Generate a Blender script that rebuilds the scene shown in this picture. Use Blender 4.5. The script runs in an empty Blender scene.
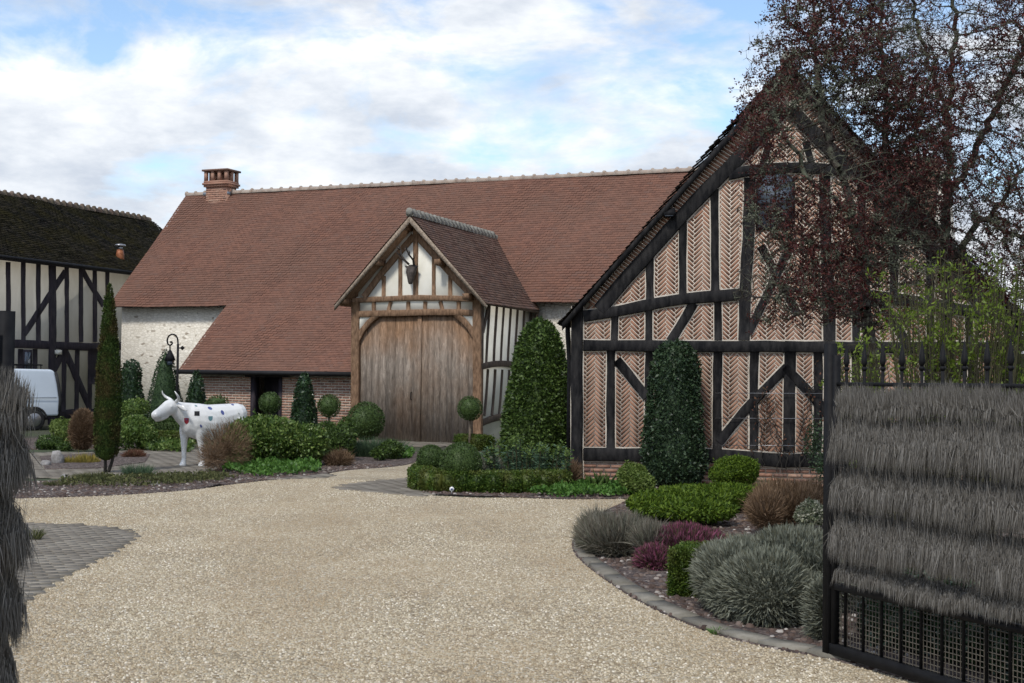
import bpy, math, random
import numpy as np
from mathutils import Vector, Matrix
from mathutils.bvhtree import BVHTree

random.seed(7)
RNG = np.random.default_rng(11)
scene = bpy.context.scene
col = scene.collection

# ------------------------------------------------------------------ camera
F = 1400.0
TILT = math.atan(39.5 / F)
ROLL = 0.012
CAM = np.array([0.0, 0.0, 1.65])
fwd = np.array([0, math.cos(TILT), math.sin(TILT)])
r0 = np.array([1.0, 0, 0]); u0 = np.array([0, -math.sin(TILT), math.cos(TILT)])
RIGHT = math.cos(ROLL) * r0 + math.sin(ROLL) * u0
UP = -math.sin(ROLL) * r0 + math.cos(ROLL) * u0
cam_data = bpy.data.cameras.new("camera")
cam_data.sensor_width = 36.0
cam_data.lens = F / 1024 * 36.0
cam_data.clip_start = 0.05
cam_data.clip_end = 3000
cam = bpy.data.objects.new("camera", cam_data)
col.objects.link(cam)
cam.matrix_world = Matrix((
    (RIGHT[0], UP[0], -fwd[0], CAM[0]),
    (RIGHT[1], UP[1], -fwd[1], CAM[1]),
    (RIGHT[2], UP[2], -fwd[2], CAM[2]),
    (0, 0, 0, 1)))
scene.camera = cam

# ------------------------------------------------------------------ world
SUN_EL, SUN_AZ = math.radians(52), math.radians(205)   # azimuth of the sun measured clockwise from +Y
world = bpy.data.worlds.new("World")
scene.world = world
world.use_nodes = True
wn, wl = world.node_tree.nodes, world.node_tree.links
wn.clear()
wout = wn.new('ShaderNodeOutputWorld')
wbg = wn.new('ShaderNodeBackground'); wbg.inputs['Strength'].default_value = 0.10
sky = wn.new('ShaderNodeTexSky'); sky.sky_type = 'NISHITA'; sky.sun_disc = False
sky.sun_elevation = SUN_EL; sky.sun_rotation = SUN_AZ
sky.dust_density = 0.6; sky.ozone_density = 2.0
tc = wn.new('ShaderNodeTexCoord')
mp = wn.new('ShaderNodeMapping'); mp.inputs['Scale'].default_value = (1.0, 1.0, 2.3)
mp.inputs['Location'].default_value = (5.3, 2.2, 0.6)
wl.new(tc.outputs['Generated'], mp.inputs['Vector'])
n1 = wn.new('ShaderNodeTexNoise'); n1.inputs['Scale'].default_value = 6.5; n1.inputs['Detail'].default_value = 9
n1.inputs['Roughness'].default_value = 0.58; n1.inputs['Distortion'].default_value = 0.35
wl.new(mp.outputs[0], n1.inputs['Vector'])
sep = wn.new('ShaderNodeSeparateXYZ'); wl.new(tc.outputs['Generated'], sep.inputs[0])
# clouds thicken towards the horizon, open overhead
el = wn.new('ShaderNodeMapRange'); el.inputs['From Min'].default_value = 0.10; el.inputs['From Max'].default_value = 0.24
el.inputs['To Min'].default_value = 0.19; el.inputs['To Max'].default_value = 0.02
wl.new(sep.outputs['Z'], el.inputs['Value'])
ad = wn.new('ShaderNodeMath'); ad.operation = 'ADD'; wl.new(n1.outputs['Fac'], ad.inputs[0]); wl.new(el.outputs[0], ad.inputs[1])
cr = wn.new('ShaderNodeValToRGB')
cr.color_ramp.elements[0].position = 0.46; cr.color_ramp.elements[0].color = (0, 0, 0, 1)
cr.color_ramp.elements[1].position = 0.60; cr.color_ramp.elements[1].color = (1, 1, 1, 1)
wl.new(ad.outputs[0], cr.inputs[0])
n2 = wn.new('ShaderNodeTexNoise'); n2.inputs['Scale'].default_value = 6.5; n2.inputs['Detail'].default_value = 7
n2.inputs['Roughness'].default_value = 0.6
mp2 = wn.new('ShaderNodeMapping'); mp2.inputs['Scale'].default_value = (1.2, 1.2, 3.0); mp2.inputs['Location'].default_value = (1.4, 5.7, 1.2)
wl.new(tc.outputs['Generated'], mp2.inputs['Vector']); wl.new(mp2.outputs[0], n2.inputs['Vector'])
cr2 = wn.new('ShaderNodeValToRGB')
cr2.color_ramp.elements[0].position = 0.38; cr2.color_ramp.elements[0].color = (4.9, 5.4, 6.2, 1)
cr2.color_ramp.elements[1].position = 0.64; cr2.color_ramp.elements[1].color = (8.3, 8.5, 8.7, 1)
wl.new(n2.outputs['Fac'], cr2.inputs[0])
skm = wn.new('ShaderNodeMix'); skm.data_type = 'RGBA'; skm.blend_type = 'MULTIPLY'; skm.inputs[0].default_value = 1.0
skm.inputs[7].default_value = (1.5, 1.5, 1.5, 1)
wl.new(sky.outputs[0], skm.inputs[6])
mx = wn.new('ShaderNodeMix'); mx.data_type = 'RGBA'
wl.new(cr.outputs[0], mx.inputs[0]); wl.new(skm.outputs[2], mx.inputs[6]); wl.new(cr2.outputs[0], mx.inputs[7])
wl.new(mx.outputs[2], wbg.inputs['Color']); wl.new(wbg.outputs[0], wout.inputs[0])

sd = bpy.data.lights.new("sun", 'SUN'); sd.energy = 2.0; sd.angle = math.radians(8); sd.color = (1.0, 0.955, 0.89)
sun = bpy.data.objects.new("sun", sd); col.objects.link(sun)
sv = Vector((math.sin(SUN_AZ) * math.cos(SUN_EL), math.cos(SUN_AZ) * math.cos(SUN_EL), math.sin(SUN_EL)))
sun.rotation_euler = sv.to_track_quat('Z', 'Y').to_euler()
scene.view_settings.view_transform = 'Standard'
scene.view_settings.look = 'None'
scene.view_settings.exposure = 0.40
scene.view_settings.gamma = 1.0

# ------------------------------------------------------------------ pixel helpers
def ray(x, y):
    return RIGHT * ((x - 512) / F) + UP * ((341.5 - y) / F) + fwd
def G(x, y, z=0.0):
    d = ray(x, y); t = (z - CAM[2]) / d[2]; return CAM + d * t
def V(x, y, Y):
    d = ray(x, y); return CAM + d * (Y / d[1])
def GX(x, Y, z=0.0):
    """ground point at depth Y seen in column x"""
    return np.array([(x - 512) / F * Y, Y, z])

class Plane:
    def __init__(s, P, d):
        s.P = np.array([P[0], P[1], 0.0]); d = np.array([d[0], d[1], 0.0]); s.d = d / np.linalg.norm(d)
        s.n = np.array([s.d[1], -s.d[0], 0.0])
    def uz(s, x, y, off=0.0):
        r = ray(x, y); P = s.P + s.n * off
        t = np.dot(P - CAM, s.n) / np.dot(r, s.n); q = CAM + r * t
        return np.array([np.dot(q - s.P, s.d), q[2]])
    def at(s, u, z, off=0.0):
        return s.P + s.d * u + s.n * off + np.array([0, 0, z])

# ------------------------------------------------------------------ mesh builder
class MB:
    def __init__(s): s.v = []; s.f = []; s.n = 0
    def add(s, V_, F_):
        V_ = np.asarray(V_, float).reshape(-1, 3)
        if len(V_) == 0: return s
        if isinstance(F_, np.ndarray): s.f.append(F_.astype(np.int64) + s.n)
        else:
            by = {}
            for f in F_: by.setdefault(len(f), []).append(f)
            for k in by: s.f.append(np.array(by[k], np.int64) + s.n)
        s.v.append(V_); s.n += len(V_); return s
    def box(s, c, size, rot=None, taper=1.0):
        sx, sy, sz = np.array(size) / 2.0
        v = np.array([[-sx, -sy, -sz], [sx, -sy, -sz], [sx, sy, -sz], [-sx, sy, -sz],
                      [-sx * taper, -sy * taper, sz], [sx * taper, -sy * taper, sz], [sx * taper, sy * taper, sz], [-sx * taper, sy * taper, sz]])
        if rot is not None: v = v @ np.array(rot).T
        s.add(v + np.array(c), [(0, 3, 2, 1), (4, 5, 6, 7), (0, 1, 5, 4), (1, 2, 6, 5), (2, 3, 7, 6), (3, 0, 4, 7)]); return s
    def hexa(s, p):   # 8 points: 4 of one face then 4 of the other
        s.add(p, [(0, 3, 2, 1), (4, 5, 6, 7), (0, 1, 5, 4), (1, 2, 6, 5), (2, 3, 7, 6), (3, 0, 4, 7)]); return s
    def tube(s, pts, rad, k=8, cap=True):
        pts = np.array(pts, float); n = len(pts)
        rad = np.full(n, rad) if np.isscalar(rad) else np.array(rad, float)
        t = np.gradient(pts, axis=0); t /= np.linalg.norm(t, axis=1)[:, None] + 1e-9
        a = np.array([0.0, 0, 1]) if abs(t[0][2]) < .9 else np.array([1.0, 0, 0])
        vs = []
        for i in range(n):
            b = np.cross(t[i], a); b /= np.linalg.norm(b) + 1e-9; a = np.cross(b, t[i])
            th = np.arange(k) * 2 * math.pi / k
            vs.append(pts[i] + rad[i] * (np.cos(th)[:, None] * b + np.sin(th)[:, None] * a))
        f = []
        for i in range(n - 1):
            for j in range(k):
                f.append((i * k + j, i * k + (j + 1) % k, (i + 1) * k + (j + 1) % k, (i + 1) * k + j))
        if cap: f.append(tuple(range(k - 1, -1, -1))); f.append(tuple((n - 1) * k + j for j in range(k)))
        s.add(np.concatenate(vs), f); return s
    def loft(s, rings, k=14):
        """rings: (centre, rx, ry, axisX, axisY)"""
        vs = []
        th = np.arange(k) * 2 * math.pi / k
        for c, rx, ry, ax, ay in rings:
            vs.append(np.array(c) + np.cos(th)[:, None] * rx * np.array(ax) + np.sin(th)[:, None] * ry * np.array(ay))
        n = len(rings); f = []
        for i in range(n - 1):
            for j in range(k):
                f.append((i * k + j, i * k + (j + 1) % k, (i + 1) * k + (j + 1) % k, (i + 1) * k + j))
        f.append(tuple(range(k - 1, -1, -1))); f.append(tuple((n - 1) * k + j for j in range(k)))
        s.add(np.concatenate(vs), f); return s
    def blob(s, c, r, rng=RNG, k=12, lump=0.08):
        c = np.array(c); vs = []; m = k // 2 + 1
        for i in range(m + 1):
            ph = math.pi * i / m
            for j in range(k):
                th = 2 * math.pi * j / k
                q = np.array([math.sin(ph) * math.cos(th), math.sin(ph) * math.sin(th), math.cos(ph)])
                vs.append(c + q * np.array(r) * (1 + (rng.uniform(-lump, lump) if 0 < i < m else 0)))
        f = []
        for i in range(m):
            for j in range(k): f.append((i * k + j, (i + 1) * k + j, (i + 1) * k + (j + 1) % k, i * k + (j + 1) % k))
        s.add(vs, f); return s
    def build(s, name, mat, parent=None, loc=None, smooth=False):
        v = np.concatenate(s.v) if s.v else np.zeros((0, 3))
        base = np.zeros(3)
        if parent is not None:
            p = parent
            while p is not None: base = base + np.array(p.location); p = p.parent
        o_loc = np.zeros(3)
        if loc is not None: o_loc = np.array(loc, float) - base
        v = v - base - o_loc
        me = bpy.data.meshes.new(name)
        me.vertices.add(len(v)); me.vertices.foreach_set('co', v.astype(np.float32).ravel())
        loops = np.concatenate([f.ravel() for f in s.f]); cnt = np.concatenate([np.full(len(f), f.shape[1]) for f in s.f])
        me.loops.add(len(loops)); me.loops.foreach_set('vertex_index', loops.astype(np.int32))
        st = np.concatenate([[0], np.cumsum(cnt)[:-1]])
        me.polygons.add(len(cnt)); me.polygons.foreach_set('loop_start', st.astype(np.int32))
        me.polygons.foreach_set('loop_total', cnt.astype(np.int32))
        me.update(calc_edges=True); me.validate()
        if smooth: me.polygons.foreach_set('use_smooth', np.ones(len(me.polygons), bool))
        if mat: me.materials.append(mat)
        o = bpy.data.objects.new(name, me); col.objects.link(o); o.location = tuple(o_loc)
        if parent is not None: o.parent = parent
        return o

def tag(o, label=None, cat=None, group=None, kind=None):
    if label: o['label'] = label
    if cat: o['category'] = cat
    if group: o['group'] = group
    if kind: o['kind'] = kind
    return o
def thing(name, label, cat, loc=(0, 0, 0), group=None):
    o = bpy.data.objects.new(name, None); col.objects.link(o); o.location = tuple(float(a) for a in loc)
    o.empty_display_size = 0.2
    return tag(o, label, cat, group)
def struct(name, mb, mat, smooth=False):
    return tag(mb.build(name, mat, smooth=smooth), kind='structure')
def remeshed(o, voxel, smooth=6, fac=0.5):
    m = o.modifiers.new('r', 'REMESH'); m.mode = 'VOXEL'; m.voxel_size = voxel; m.use_smooth_shade = True
    m2 = o.modifiers.new('s', 'SMOOTH'); m2.iterations = smooth; m2.factor = fac
    dg = bpy.context.evaluated_depsgraph_get(); dg.update()
    me = bpy.data.meshes.new_from_object(o.evaluated_get(dg)); old = o.data
    mats = [m_ for m_ in old.materials]; o.modifiers.clear(); o.data = me
    me.materials.clear()
    for m_ in mats: me.materials.append(m_)
    me.polygons.foreach_set('use_smooth', np.ones(len(me.polygons), bool))
    return o

# ------------------------------------------------------------------ materials
def new_mat(name):
    m = bpy.data.materials.new(name); m.use_nodes = True
    nt = m.node_tree; b = nt.nodes['Principled BSDF']; return m, nt, b
def noise_node(nt, scale, detail=4, rough=.55, stretch=(1, 1, 1), dist=0):
    c = nt.nodes.new('ShaderNodeTexCoord'); mp_ = nt.nodes.new('ShaderNodeMapping'); mp_.inputs['Scale'].default_value = stretch
    n = nt.nodes.new('ShaderNodeTexNoise'); n.inputs['Scale'].default_value = scale; n.inputs['Detail'].default_value = detail
    n.inputs['Roughness'].default_value = rough; n.inputs['Distortion'].default_value = dist
    nt.links.new(c.outputs['Object'], mp_.inputs[0]); nt.links.new(mp_.outputs[0], n.inputs['Vector']); return n
def ramp(nt, src, stops):
    r = nt.nodes.new('ShaderNodeValToRGB'); e = r.color_ramp.elements
    while len(e) > 2: e.remove(e[-1])
    while len(e) < len(stops): e.new(0.5)
    for i, (p, c) in enumerate(stops): e[i].position = p; e[i].color = (*c, 1)
    nt.links.new(src, r.inputs[0]); return r.outputs[0]
def mixc(nt, fac, a, b, mode='MIX'):
    m = nt.nodes.new('ShaderNodeMix'); m.data_type = 'RGBA'; m.blend_type = mode
    for sock, val in ((0, fac), (6, a), (7, b)):
        if hasattr(val, 'is_output') or isinstance(val, bpy.types.NodeSocket): nt.links.new(val, m.inputs[sock])
        elif isinstance(val, tuple): m.inputs[sock].default_value = (*val, 1)
        else: m.inputs[sock].default_value = val
    return m.outputs[2]
def bump(nt, b, h, strength=.4, dist=.01):
    n = nt.nodes.new('ShaderNodeBump'); n.inputs['Strength'].default_value = strength; n.inputs['Distance'].default_value = dist
    nt.links.new(h, n.inputs['Height']); nt.links.new(n.outputs[0], b.inputs['Normal'])
def island(nt):
    return nt.nodes.new('ShaderNodeNewGeometry').outputs['Random Per Island']
def simple(name, c1, c2, scale=6, rough=.8, stretch=(1, 1, 1), bs=.3, bd=.01, metal=0, spec=.3, detail=5, lo=.35, hi=.65):
    m, nt, b = new_mat(name); n = noise_node(nt, scale, detail, .6, stretch)
    nt.links.new(ramp(nt, n.outputs[0], [(lo, c1), (hi, c2)]), b.inputs['Base Color'])
    b.inputs['Roughness'].default_value = rough; b.inputs['Metallic'].default_value = metal
    b.inputs['Specular IOR Level'].default_value = spec
    if bs: bump(nt, b, n.outputs[0], bs, bd)
    return m
def islands(name, stops, noise_scale=3, noise_c=(.5, .5, .5), noise_amt=.3, rough=.85, spec=.2, bscale=60, bs=.3, bd=.004, lo=.35, hi=.7, stretch=(1, 1, 1), extra=None):
    """colour picked per tile/brick/plank, weathered by a larger noise"""
    m, nt, b = new_mat(name); c = ramp(nt, island(nt), stops)
    n = noise_node(nt, noise_scale, 5, .6, stretch)
    fac = nt.nodes.new('ShaderNodeMapRange'); fac.inputs['From Min'].default_value = lo; fac.inputs['From Max'].default_value = hi
    fac.inputs['To Max'].default_value = noise_amt; nt.links.new(n.outputs[0], fac.inputs[0])
    c = mixc(nt, fac.outputs[0], c, noise_c)
    if extra:   # second speckle
        s_, thr, colr, amt = extra
        n3 = noise_node(nt, s_, 4, .65); f3 = nt.nodes.new('ShaderNodeMapRange')
        f3.inputs['From Min'].default_value = thr; f3.inputs['From Max'].default_value = thr + .08; f3.inputs['To Max'].default_value = amt
        nt.links.new(n3.outputs[0], f3.inputs[0]); c = mixc(nt, f3.outputs[0], c, colr)
    nt.links.new(c, b.inputs['Base Color']); b.inputs['Roughness'].default_value = rough; b.inputs['Specular IOR Level'].default_value = spec
    n2_ = noise_node(nt, bscale, 4); bump(nt, b, n2_.outputs[0], bs, bd)
    return m
def leafmat(name, cols, rough=.55, spec=.35, trans=.25, patch=None):
    m, nt, b = new_mat(name); k = len(cols)
    c = ramp(nt, island(nt), [((i + .5) / k, q) for i, q in enumerate(cols)])
    if patch:
        n = noise_node(nt, patch[0], 3); f = nt.nodes.new('ShaderNodeMapRange')
        f.inputs['From Min'].default_value = .45; f.inputs['From Max'].default_value = .62; f.inputs['To Max'].default_value = patch[2]
        nt.links.new(n.outputs[0], f.inputs[0]); c = mixc(nt, f.outputs[0], c, patch[1])
    nt.links.new(c, b.inputs['Base Color']); b.inputs['Roughness'].default_value = rough; b.inputs['Specular IOR Level'].default_value = spec
    if trans:
        t = nt.nodes.new('ShaderNodeBsdfTranslucent'); nt.links.new(c, t.inputs[0])
        ms = nt.nodes.new('ShaderNodeMixShader'); ms.inputs[0].default_value = trans
        nt.links.new(b.outputs[0], ms.inputs[1]); nt.links.new(t.outputs[0], ms.inputs[2])
        nt.links.new(ms.outputs[0], nt.nodes['Material Output'].inputs['Surface'])
    return m
M = {}
M['black_oak'] = simple('black_oak', (.007, .007, .008), (.034, .032, .031), 13, .8, (1, 1, .3), .8, .015, spec=.15, detail=8, lo=.38, hi=.72)
M['dark_oak'] = simple('dark_oak', (.018, .015, .022), (.045, .036, .042), 9, .8, (1, 1, .3), .4, .01)
M['brown_oak'] = simple('brown_oak', (.11, .062, .034), (.26, .16, .095), 7, .8, (3, 3, 1), .4, .01)
M['grey_oak'] = simple('grey_oak', (.16, .12, .085), (.36, .29, .22), 10, .85, (2, 2, 2), .4, .01)
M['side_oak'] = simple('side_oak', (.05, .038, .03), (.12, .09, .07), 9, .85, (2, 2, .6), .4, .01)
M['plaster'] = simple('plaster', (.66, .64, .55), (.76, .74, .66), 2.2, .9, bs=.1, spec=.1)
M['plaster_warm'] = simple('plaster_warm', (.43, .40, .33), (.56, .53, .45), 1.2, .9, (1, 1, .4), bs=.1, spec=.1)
M['mortar'] = simple('mortar', (.50, .45, .37), (.66, .59, .50), 14, .95, bs=.4, spec=.1)
M['brick_pink'] = islands('brick_pink', [(0, (.16, .078, .050)), (.3, (.25, .125, .080)), (.7, (.31, .160, .102)), (1, (.21, .11, .072))], 1.1, (.36, .25, .18), .5, extra=(2.3, .60, (.15, .085, .06), .55))
M['brick_red'] = islands('brick_red', [(0, (.13, .075, .065)), (.25, (.27, .13, .09)), (.7, (.36, .19, .13)), (1, (.40, .27, .20))], 3, (.40, .28, .21), .5)
M['tile_red'] = islands('tile_red', [(0, (.14, .070, .050)), (.4, (.170, .083, .058)), (.8, (.195, .094, .064)), (1, (.155, .085, .064))], .55, (.150, .090, .066), .5, rough=.8, spec=.25, extra=(16, .74, (.05, .035, .03), .5))
M['tile_brown'] = islands('tile_brown', [(0, (.10, .055, .042)), (.4, (.155, .085, .062)), (.8, (.20, .115, .085)), (1, (.13, .085, .075))], 1.2, (.17, .125, .095), .6, rough=.85, spec=.2, extra=(9, .66, (.2, .18, .14), .5))
M['tile_black'] = islands('tile_black', [(0, (.014, .014, .013)), (.5, (.022, .021, .019)), (1, (.042, .036, .030))], 1.3, (.040, .034, .012), .75, rough=.97, spec=.03, bscale=20, bs=.8, bd=.03, extra=(6, .60, (.085, .068, .026), .75))
M['tile_moss'] = islands('tile_moss', [(0, (.07, .05, .045)), (.5, (.13, .09, .07)), (1, (.20, .15, .12))], 5, (.10, .095, .06), .8, rough=.95, spec=.1, bscale=20, bs=.8, bd=.03)
M['ridge_pale'] = islands('ridge_pale', [(0, (.24, .17, .13)), (1, (.36, .28, .22))], 8, (.45, .42, .37), .6)
M['ridge_grey'] = islands('ridge_grey', [(0, (.13, .12, .10)), (1, (.22, .21, .18))], 12, (.30, .29, .25), .8, bscale=25, bs=.9, bd=.03)
M['iron'] = simple('iron', (.006, .006, .007), (.012, .012, .013), 20, .65, bs=.15, spec=.15)
M['zinc'] = simple('zinc', (.22, .25, .28), (.34, .37, .40), 5, .45, metal=.4)
M['black'] = simple('black', (.006, .006, .007), (.012, .012, .013), 5, .7, bs=0)
M['white_gloss'] = simple('white_gloss', (.52, .52, .49), (.70, .70, .68), 5, .22, bs=.05, spec=.5, detail=7, lo=.3, hi=.5)
M['white_van'] = simple('white_van', (.50, .56, .62), (.56, .62, .68), 1, .22, bs=0, spec=.5)
M['rubber'] = simple('rubber', (.015, .015, .016), (.03, .03, .03), 10, .8)
M['steel'] = simple('steel', (.25, .25, .26), (.4, .4, .41), 5, .35, metal=.8)
M['glass'] = simple('glass', (.05, .065, .085), (.10, .12, .15), 1.5, .12, bs=0, spec=.8)
M['copper'] = simple('copper', (.20, .07, .03), (.34, .13, .06), 9, .5, metal=.2)
M['bone'] = simple('bone', (.03, .025, .022), (.08, .065, .055), 14, .7)
M['twine'] = simple('rusty_mesh', (.07, .06, .048), (.13, .115, .09), 20, .8)
M['joint'] = simple('sett_joint', (.09, .08, .062), (.15, .135, .105), 9, .95)
M['rock'] = simple('rock', (.16, .15, .14), (.34, .33, .32), 9, .9, bs=.8, bd=.03)
M['red'] = simple('red_paint', (.22, .02, .03), (.3, .03, .04), 8, .4, bs=0)
M['blue'] = simple('blue_paint', (.06, .07, .20), (.09, .12, .30), 8, .4, bs=0)
M['teal'] = simple('teal_paint', (.10, .20, .22), (.16, .27, .28), 8, .4, bs=0)
M['stem'] = simple('bark_pale', (.12, .09, .06), (.24, .19, .14), 30, .9, (1, 1, .4), .8)
M['bark'] = simple('bark', (.022, .020, .017), (.055, .05, .042), 18, .95, (1, 1, .5), .8, .02)
M['brush_twig'] = leafmat('brush_twig', [(.105, .098, .086), (.155, .148, .135), (.23, .22, .203), (.13, .12, .105)], .95, .03, 0)

# bark with pale lichen
def lichen_bark():
    m, nt, b = new_mat('lichen_bark'); n = noise_node(nt, 22, 4); n2_ = noise_node(nt, 5.5, 5, .7)
    c = ramp(nt, n.outputs[0], [(.35, (.028, .022, .020)), (.7, (.085, .07, .06))])
    f = ramp(nt, n2_.outputs[0], [(.47, (0, 0, 0)), (.60, (1, 1, 1))])
    c = mixc(nt, f, c, (.14, .15, .105)); nt.links.new(c, b.inputs['Base Color']); b.inputs['Roughness'].default_value = .95
    b.inputs['Specular IOR Level'].default_value = .1; bump(nt, b, n.outputs[0], .8, .02); return m
M['lichen_bark'] = lichen_bark()

# whitewashed rubble wall
def rubble():
    m, nt, b = new_mat('whitewashed_rubble')
    c = nt.nodes.new('ShaderNodeTexCoord'); mp_ = nt.nodes.new('ShaderNodeMapping'); mp_.inputs['Scale'].default_value = (8, 8, 17)
    nt.links.new(c.outputs['Object'], mp_.inputs[0])
    v = nt.nodes.new('ShaderNodeTexVoronoi'); v.feature = 'DISTANCE_TO_EDGE'; v.inputs['Scale'].default_value = 1.0
    nz = noise_node(nt, 6, 3)
    mm = nt.nodes.new('ShaderNodeMix'); mm.data_type = 'RGBA'; mm.inputs[0].default_value = .12
    nt.links.new(mp_.outputs[0], mm.inputs[6]); nt.links.new(nz.outputs['Color'], mm.inputs[7]); nt.links.new(mm.outputs[2], v.inputs['Vector'])
    v2 = nt.nodes.new('ShaderNodeTexVoronoi'); nt.links.new(mm.outputs[2], v2.inputs['Vector']); v2.inputs['Scale'].default_value = 1.0
    e = ramp(nt, v.outputs['Distance'], [(.0, (0, 0, 0)), (.12, (1, 1, 1))])
    stone = ramp(nt, v2.outputs['Color'], [(.06, (.30, .25, .19)), (.16, (.66, .61, .52)), (.9, (.80, .75, .65))])
    cc = mixc(nt, e, (.60, .55, .45), stone); nt.links.new(cc, b.inputs['Base Color'])
    bump(nt, b, e, .5, .02); b.inputs['Roughness'].default_value = .95; return m
M['rubble'] = rubble()

# gravel
def gravel_mat(name, tint=1.0, stones=True):
    m, nt, b = new_mat(name)
    c = nt.nodes.new('ShaderNodeTexCoord')
    outs = []
    v = nt.nodes.new('ShaderNodeTexVoronoi'); v.inputs['Scale'].default_value = 48; nt.links.new(c.outputs['Object'], v.inputs['Vector'])
    v2 = nt.nodes.new('ShaderNodeTexVoronoi'); v2.inputs['Scale'].default_value = 26; nt.links.new(c.outputs['Object'], v2.inputs['Vector'])
    sp = nt.nodes.new('ShaderNodeSeparateColor'); nt.links.new(v.outputs['Color'], sp.inputs[0])
    k = tint
    st = ramp(nt, sp.outputs[0], [(.0, (.24 * k, .18 * k, .11 * k)), (.3, (.35 * k, .285 * k, .19 * k)), (.6, (.44 * k, .37 * k, .255 * k)), (.88, (.53 * k, .465 * k, .345 * k)), (1, (.66 * k, .60 * k, .50 * k))])
    n = noise_node(nt, .55, 4, .6); f = ramp(nt, n.outputs[0], [(.38, (0, 0, 0)), (.66, (1, 1, 1))])
    st = mixc(nt, .25, st, f, 'MULTIPLY')
    nb = noise_node(nt, 1.7, 5, .65); fb = ramp(nt, nb.outputs[0], [(.52, (0, 0, 0)), (.74, (.38, .38, .38))])
    st = mixc(nt, fb, st, (.22, .14, .08))
    nt.links.new(st, b.inputs['Base Color']); b.inputs['Roughness'].default_value = .9; b.inputs['Specular IOR Level'].default_value = .2
    inv = nt.nodes.new('ShaderNodeMath'); inv.operation = 'SUBTRACT'; inv.inputs[0].default_value = 1; nt.links.new(v.outputs['Distance'], inv.inputs[1])
    bump(nt, b, inv.outputs[0], .9, .014); return m
M['gravel'] = gravel_mat('gravel')
def mulch_mat():
    m, nt, b = new_mat('mulch'); c = nt.nodes.new('ShaderNodeTexCoord')
    v = nt.nodes.new('ShaderNodeTexVoronoi'); v.inputs['Scale'].default_value = 30; nt.links.new(c.outputs['Object'], v.inputs['Vector'])
    sp = nt.nodes.new('ShaderNodeSeparateColor'); nt.links.new(v.outputs['Color'], sp.inputs[0])
    st = ramp(nt, sp.outputs[0], [(0, (.03, .02, .018)), (.6, (.085, .06, .05)), (.88, (.13, .10, .085)), (1, (.30, .26, .22))])
    nt.links.new(st, b.inputs['Base Color']); b.inputs['Roughness'].default_value = .95; bump(nt, b, v.outputs['Distance'], .9, .03); return m
M['mulch'] = mulch_mat()
def soil_mat():
    m, nt, b = new_mat('lawn_soil'); n = noise_node(nt, .5, 6, .7); n2_ = noise_node(nt, 40, 3)
    c = ramp(nt, n.outputs[0], [(.35, (.05, .045, .03)), (.6, (.05, .07, .025))]); c = mixc(nt, .5, c, ramp(nt, n2_.outputs[0], [(.3, (.5, .5, .5)), (.7, (1, 1, 1))]), 'MULTIPLY')
    nt.links.new(c, b.inputs['Base Color']); b.inputs['Roughness'].default_value = .95; bump(nt, b, n2_.outputs[0], .8, .03); return m
M['soil'] = soil_mat()
M['paver'] = islands('paver', [(0, (.16, .14, .112)), (.5, (.21, .187, .152)), (1, (.27, .243, .20))], 1.5, (.14, .12, .095), .6, bscale=30, bs=.5)
M['pebble'] = islands('pebble', [(0, (.26, .205, .13)), (.3, (.375, .315, .215)), (.6, (.47, .405, .29)), (.88, (.57, .505, .39)), (1, (.74, .69, .58))], .45, (.30, .22, .13), .6, stretch=(1.6, .5, 1), lo=.40, hi=.62, rough=.8)
M['chip'] = islands('chip', [(0, (.04, .025, .02)), (.6, (.11, .075, .06)), (.85, (.17, .13, .11)), (1, (.45, .42, .38))], 3, (.1, .08, .07), .3)
M['kerb'] = islands('kerbstone', [(0, (.17, .155, .13)), (1, (.26, .24, .20))], 6, (.11, .10, .075), .8, bscale=25, bs=.5)

def door_wood():
    m, nt, b = new_mat('weathered_door'); n = noise_node(nt, 4, 8, .75, (5, 5, .8), .8)
    n2_ = noise_node(nt, .9, 4, .6, (1, 1, .7)); isl = island(nt)
    grey = ramp(nt, n.outputs[0], [(.3, (.095, .076, .058)), (.5, (.225, .182, .143)), (.66, (.38, .318, .258))])
    warm = ramp(nt, n.outputs[0], [(.3, (.10, .055, .028)), (.5, (.22, .125, .065)), (.66, (.34, .21, .125))])
    c = nt.nodes.new('ShaderNodeTexCoord'); sp = nt.nodes.new('ShaderNodeSeparateXYZ'); nt.links.new(c.outputs['Object'], sp.inputs[0])
    mr = nt.nodes.new('ShaderNodeMapRange'); mr.inputs['From Min'].default_value = 2.0; mr.inputs['From Max'].default_value = 3.2
    nt.links.new(sp.outputs['Z'], mr.inputs[0])
    a = nt.nodes.new('ShaderNodeMath'); a.operation = 'MULTIPLY_ADD'; nt.links.new(n2_.outputs[0], a.inputs[0]); a.inputs[1].default_value = 2.2
    a.inputs[2].default_value = -1.1
    s = nt.nodes.new('ShaderNodeMath'); s.operation = 'ADD'; s.use_clamp = True; nt.links.new(a.outputs[0], s.inputs[0]); nt.links.new(mr.outputs[0], s.inputs[1])
    cc = mixc(nt, s.outputs[0], grey, warm)
    cc = mixc(nt, 1.0, cc, ramp(nt, isl, [(0, (.72, .72, .72)), (1, (1.0, 1.0, 1.0))]), 'MULTIPLY')
    nt.links.new(cc, b.inputs['Base Color']); b.inputs['Roughness'].default_value = .85; bump(nt, b, n.outputs[0], .5, .008); return m
M['door'] = door_wood()

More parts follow.
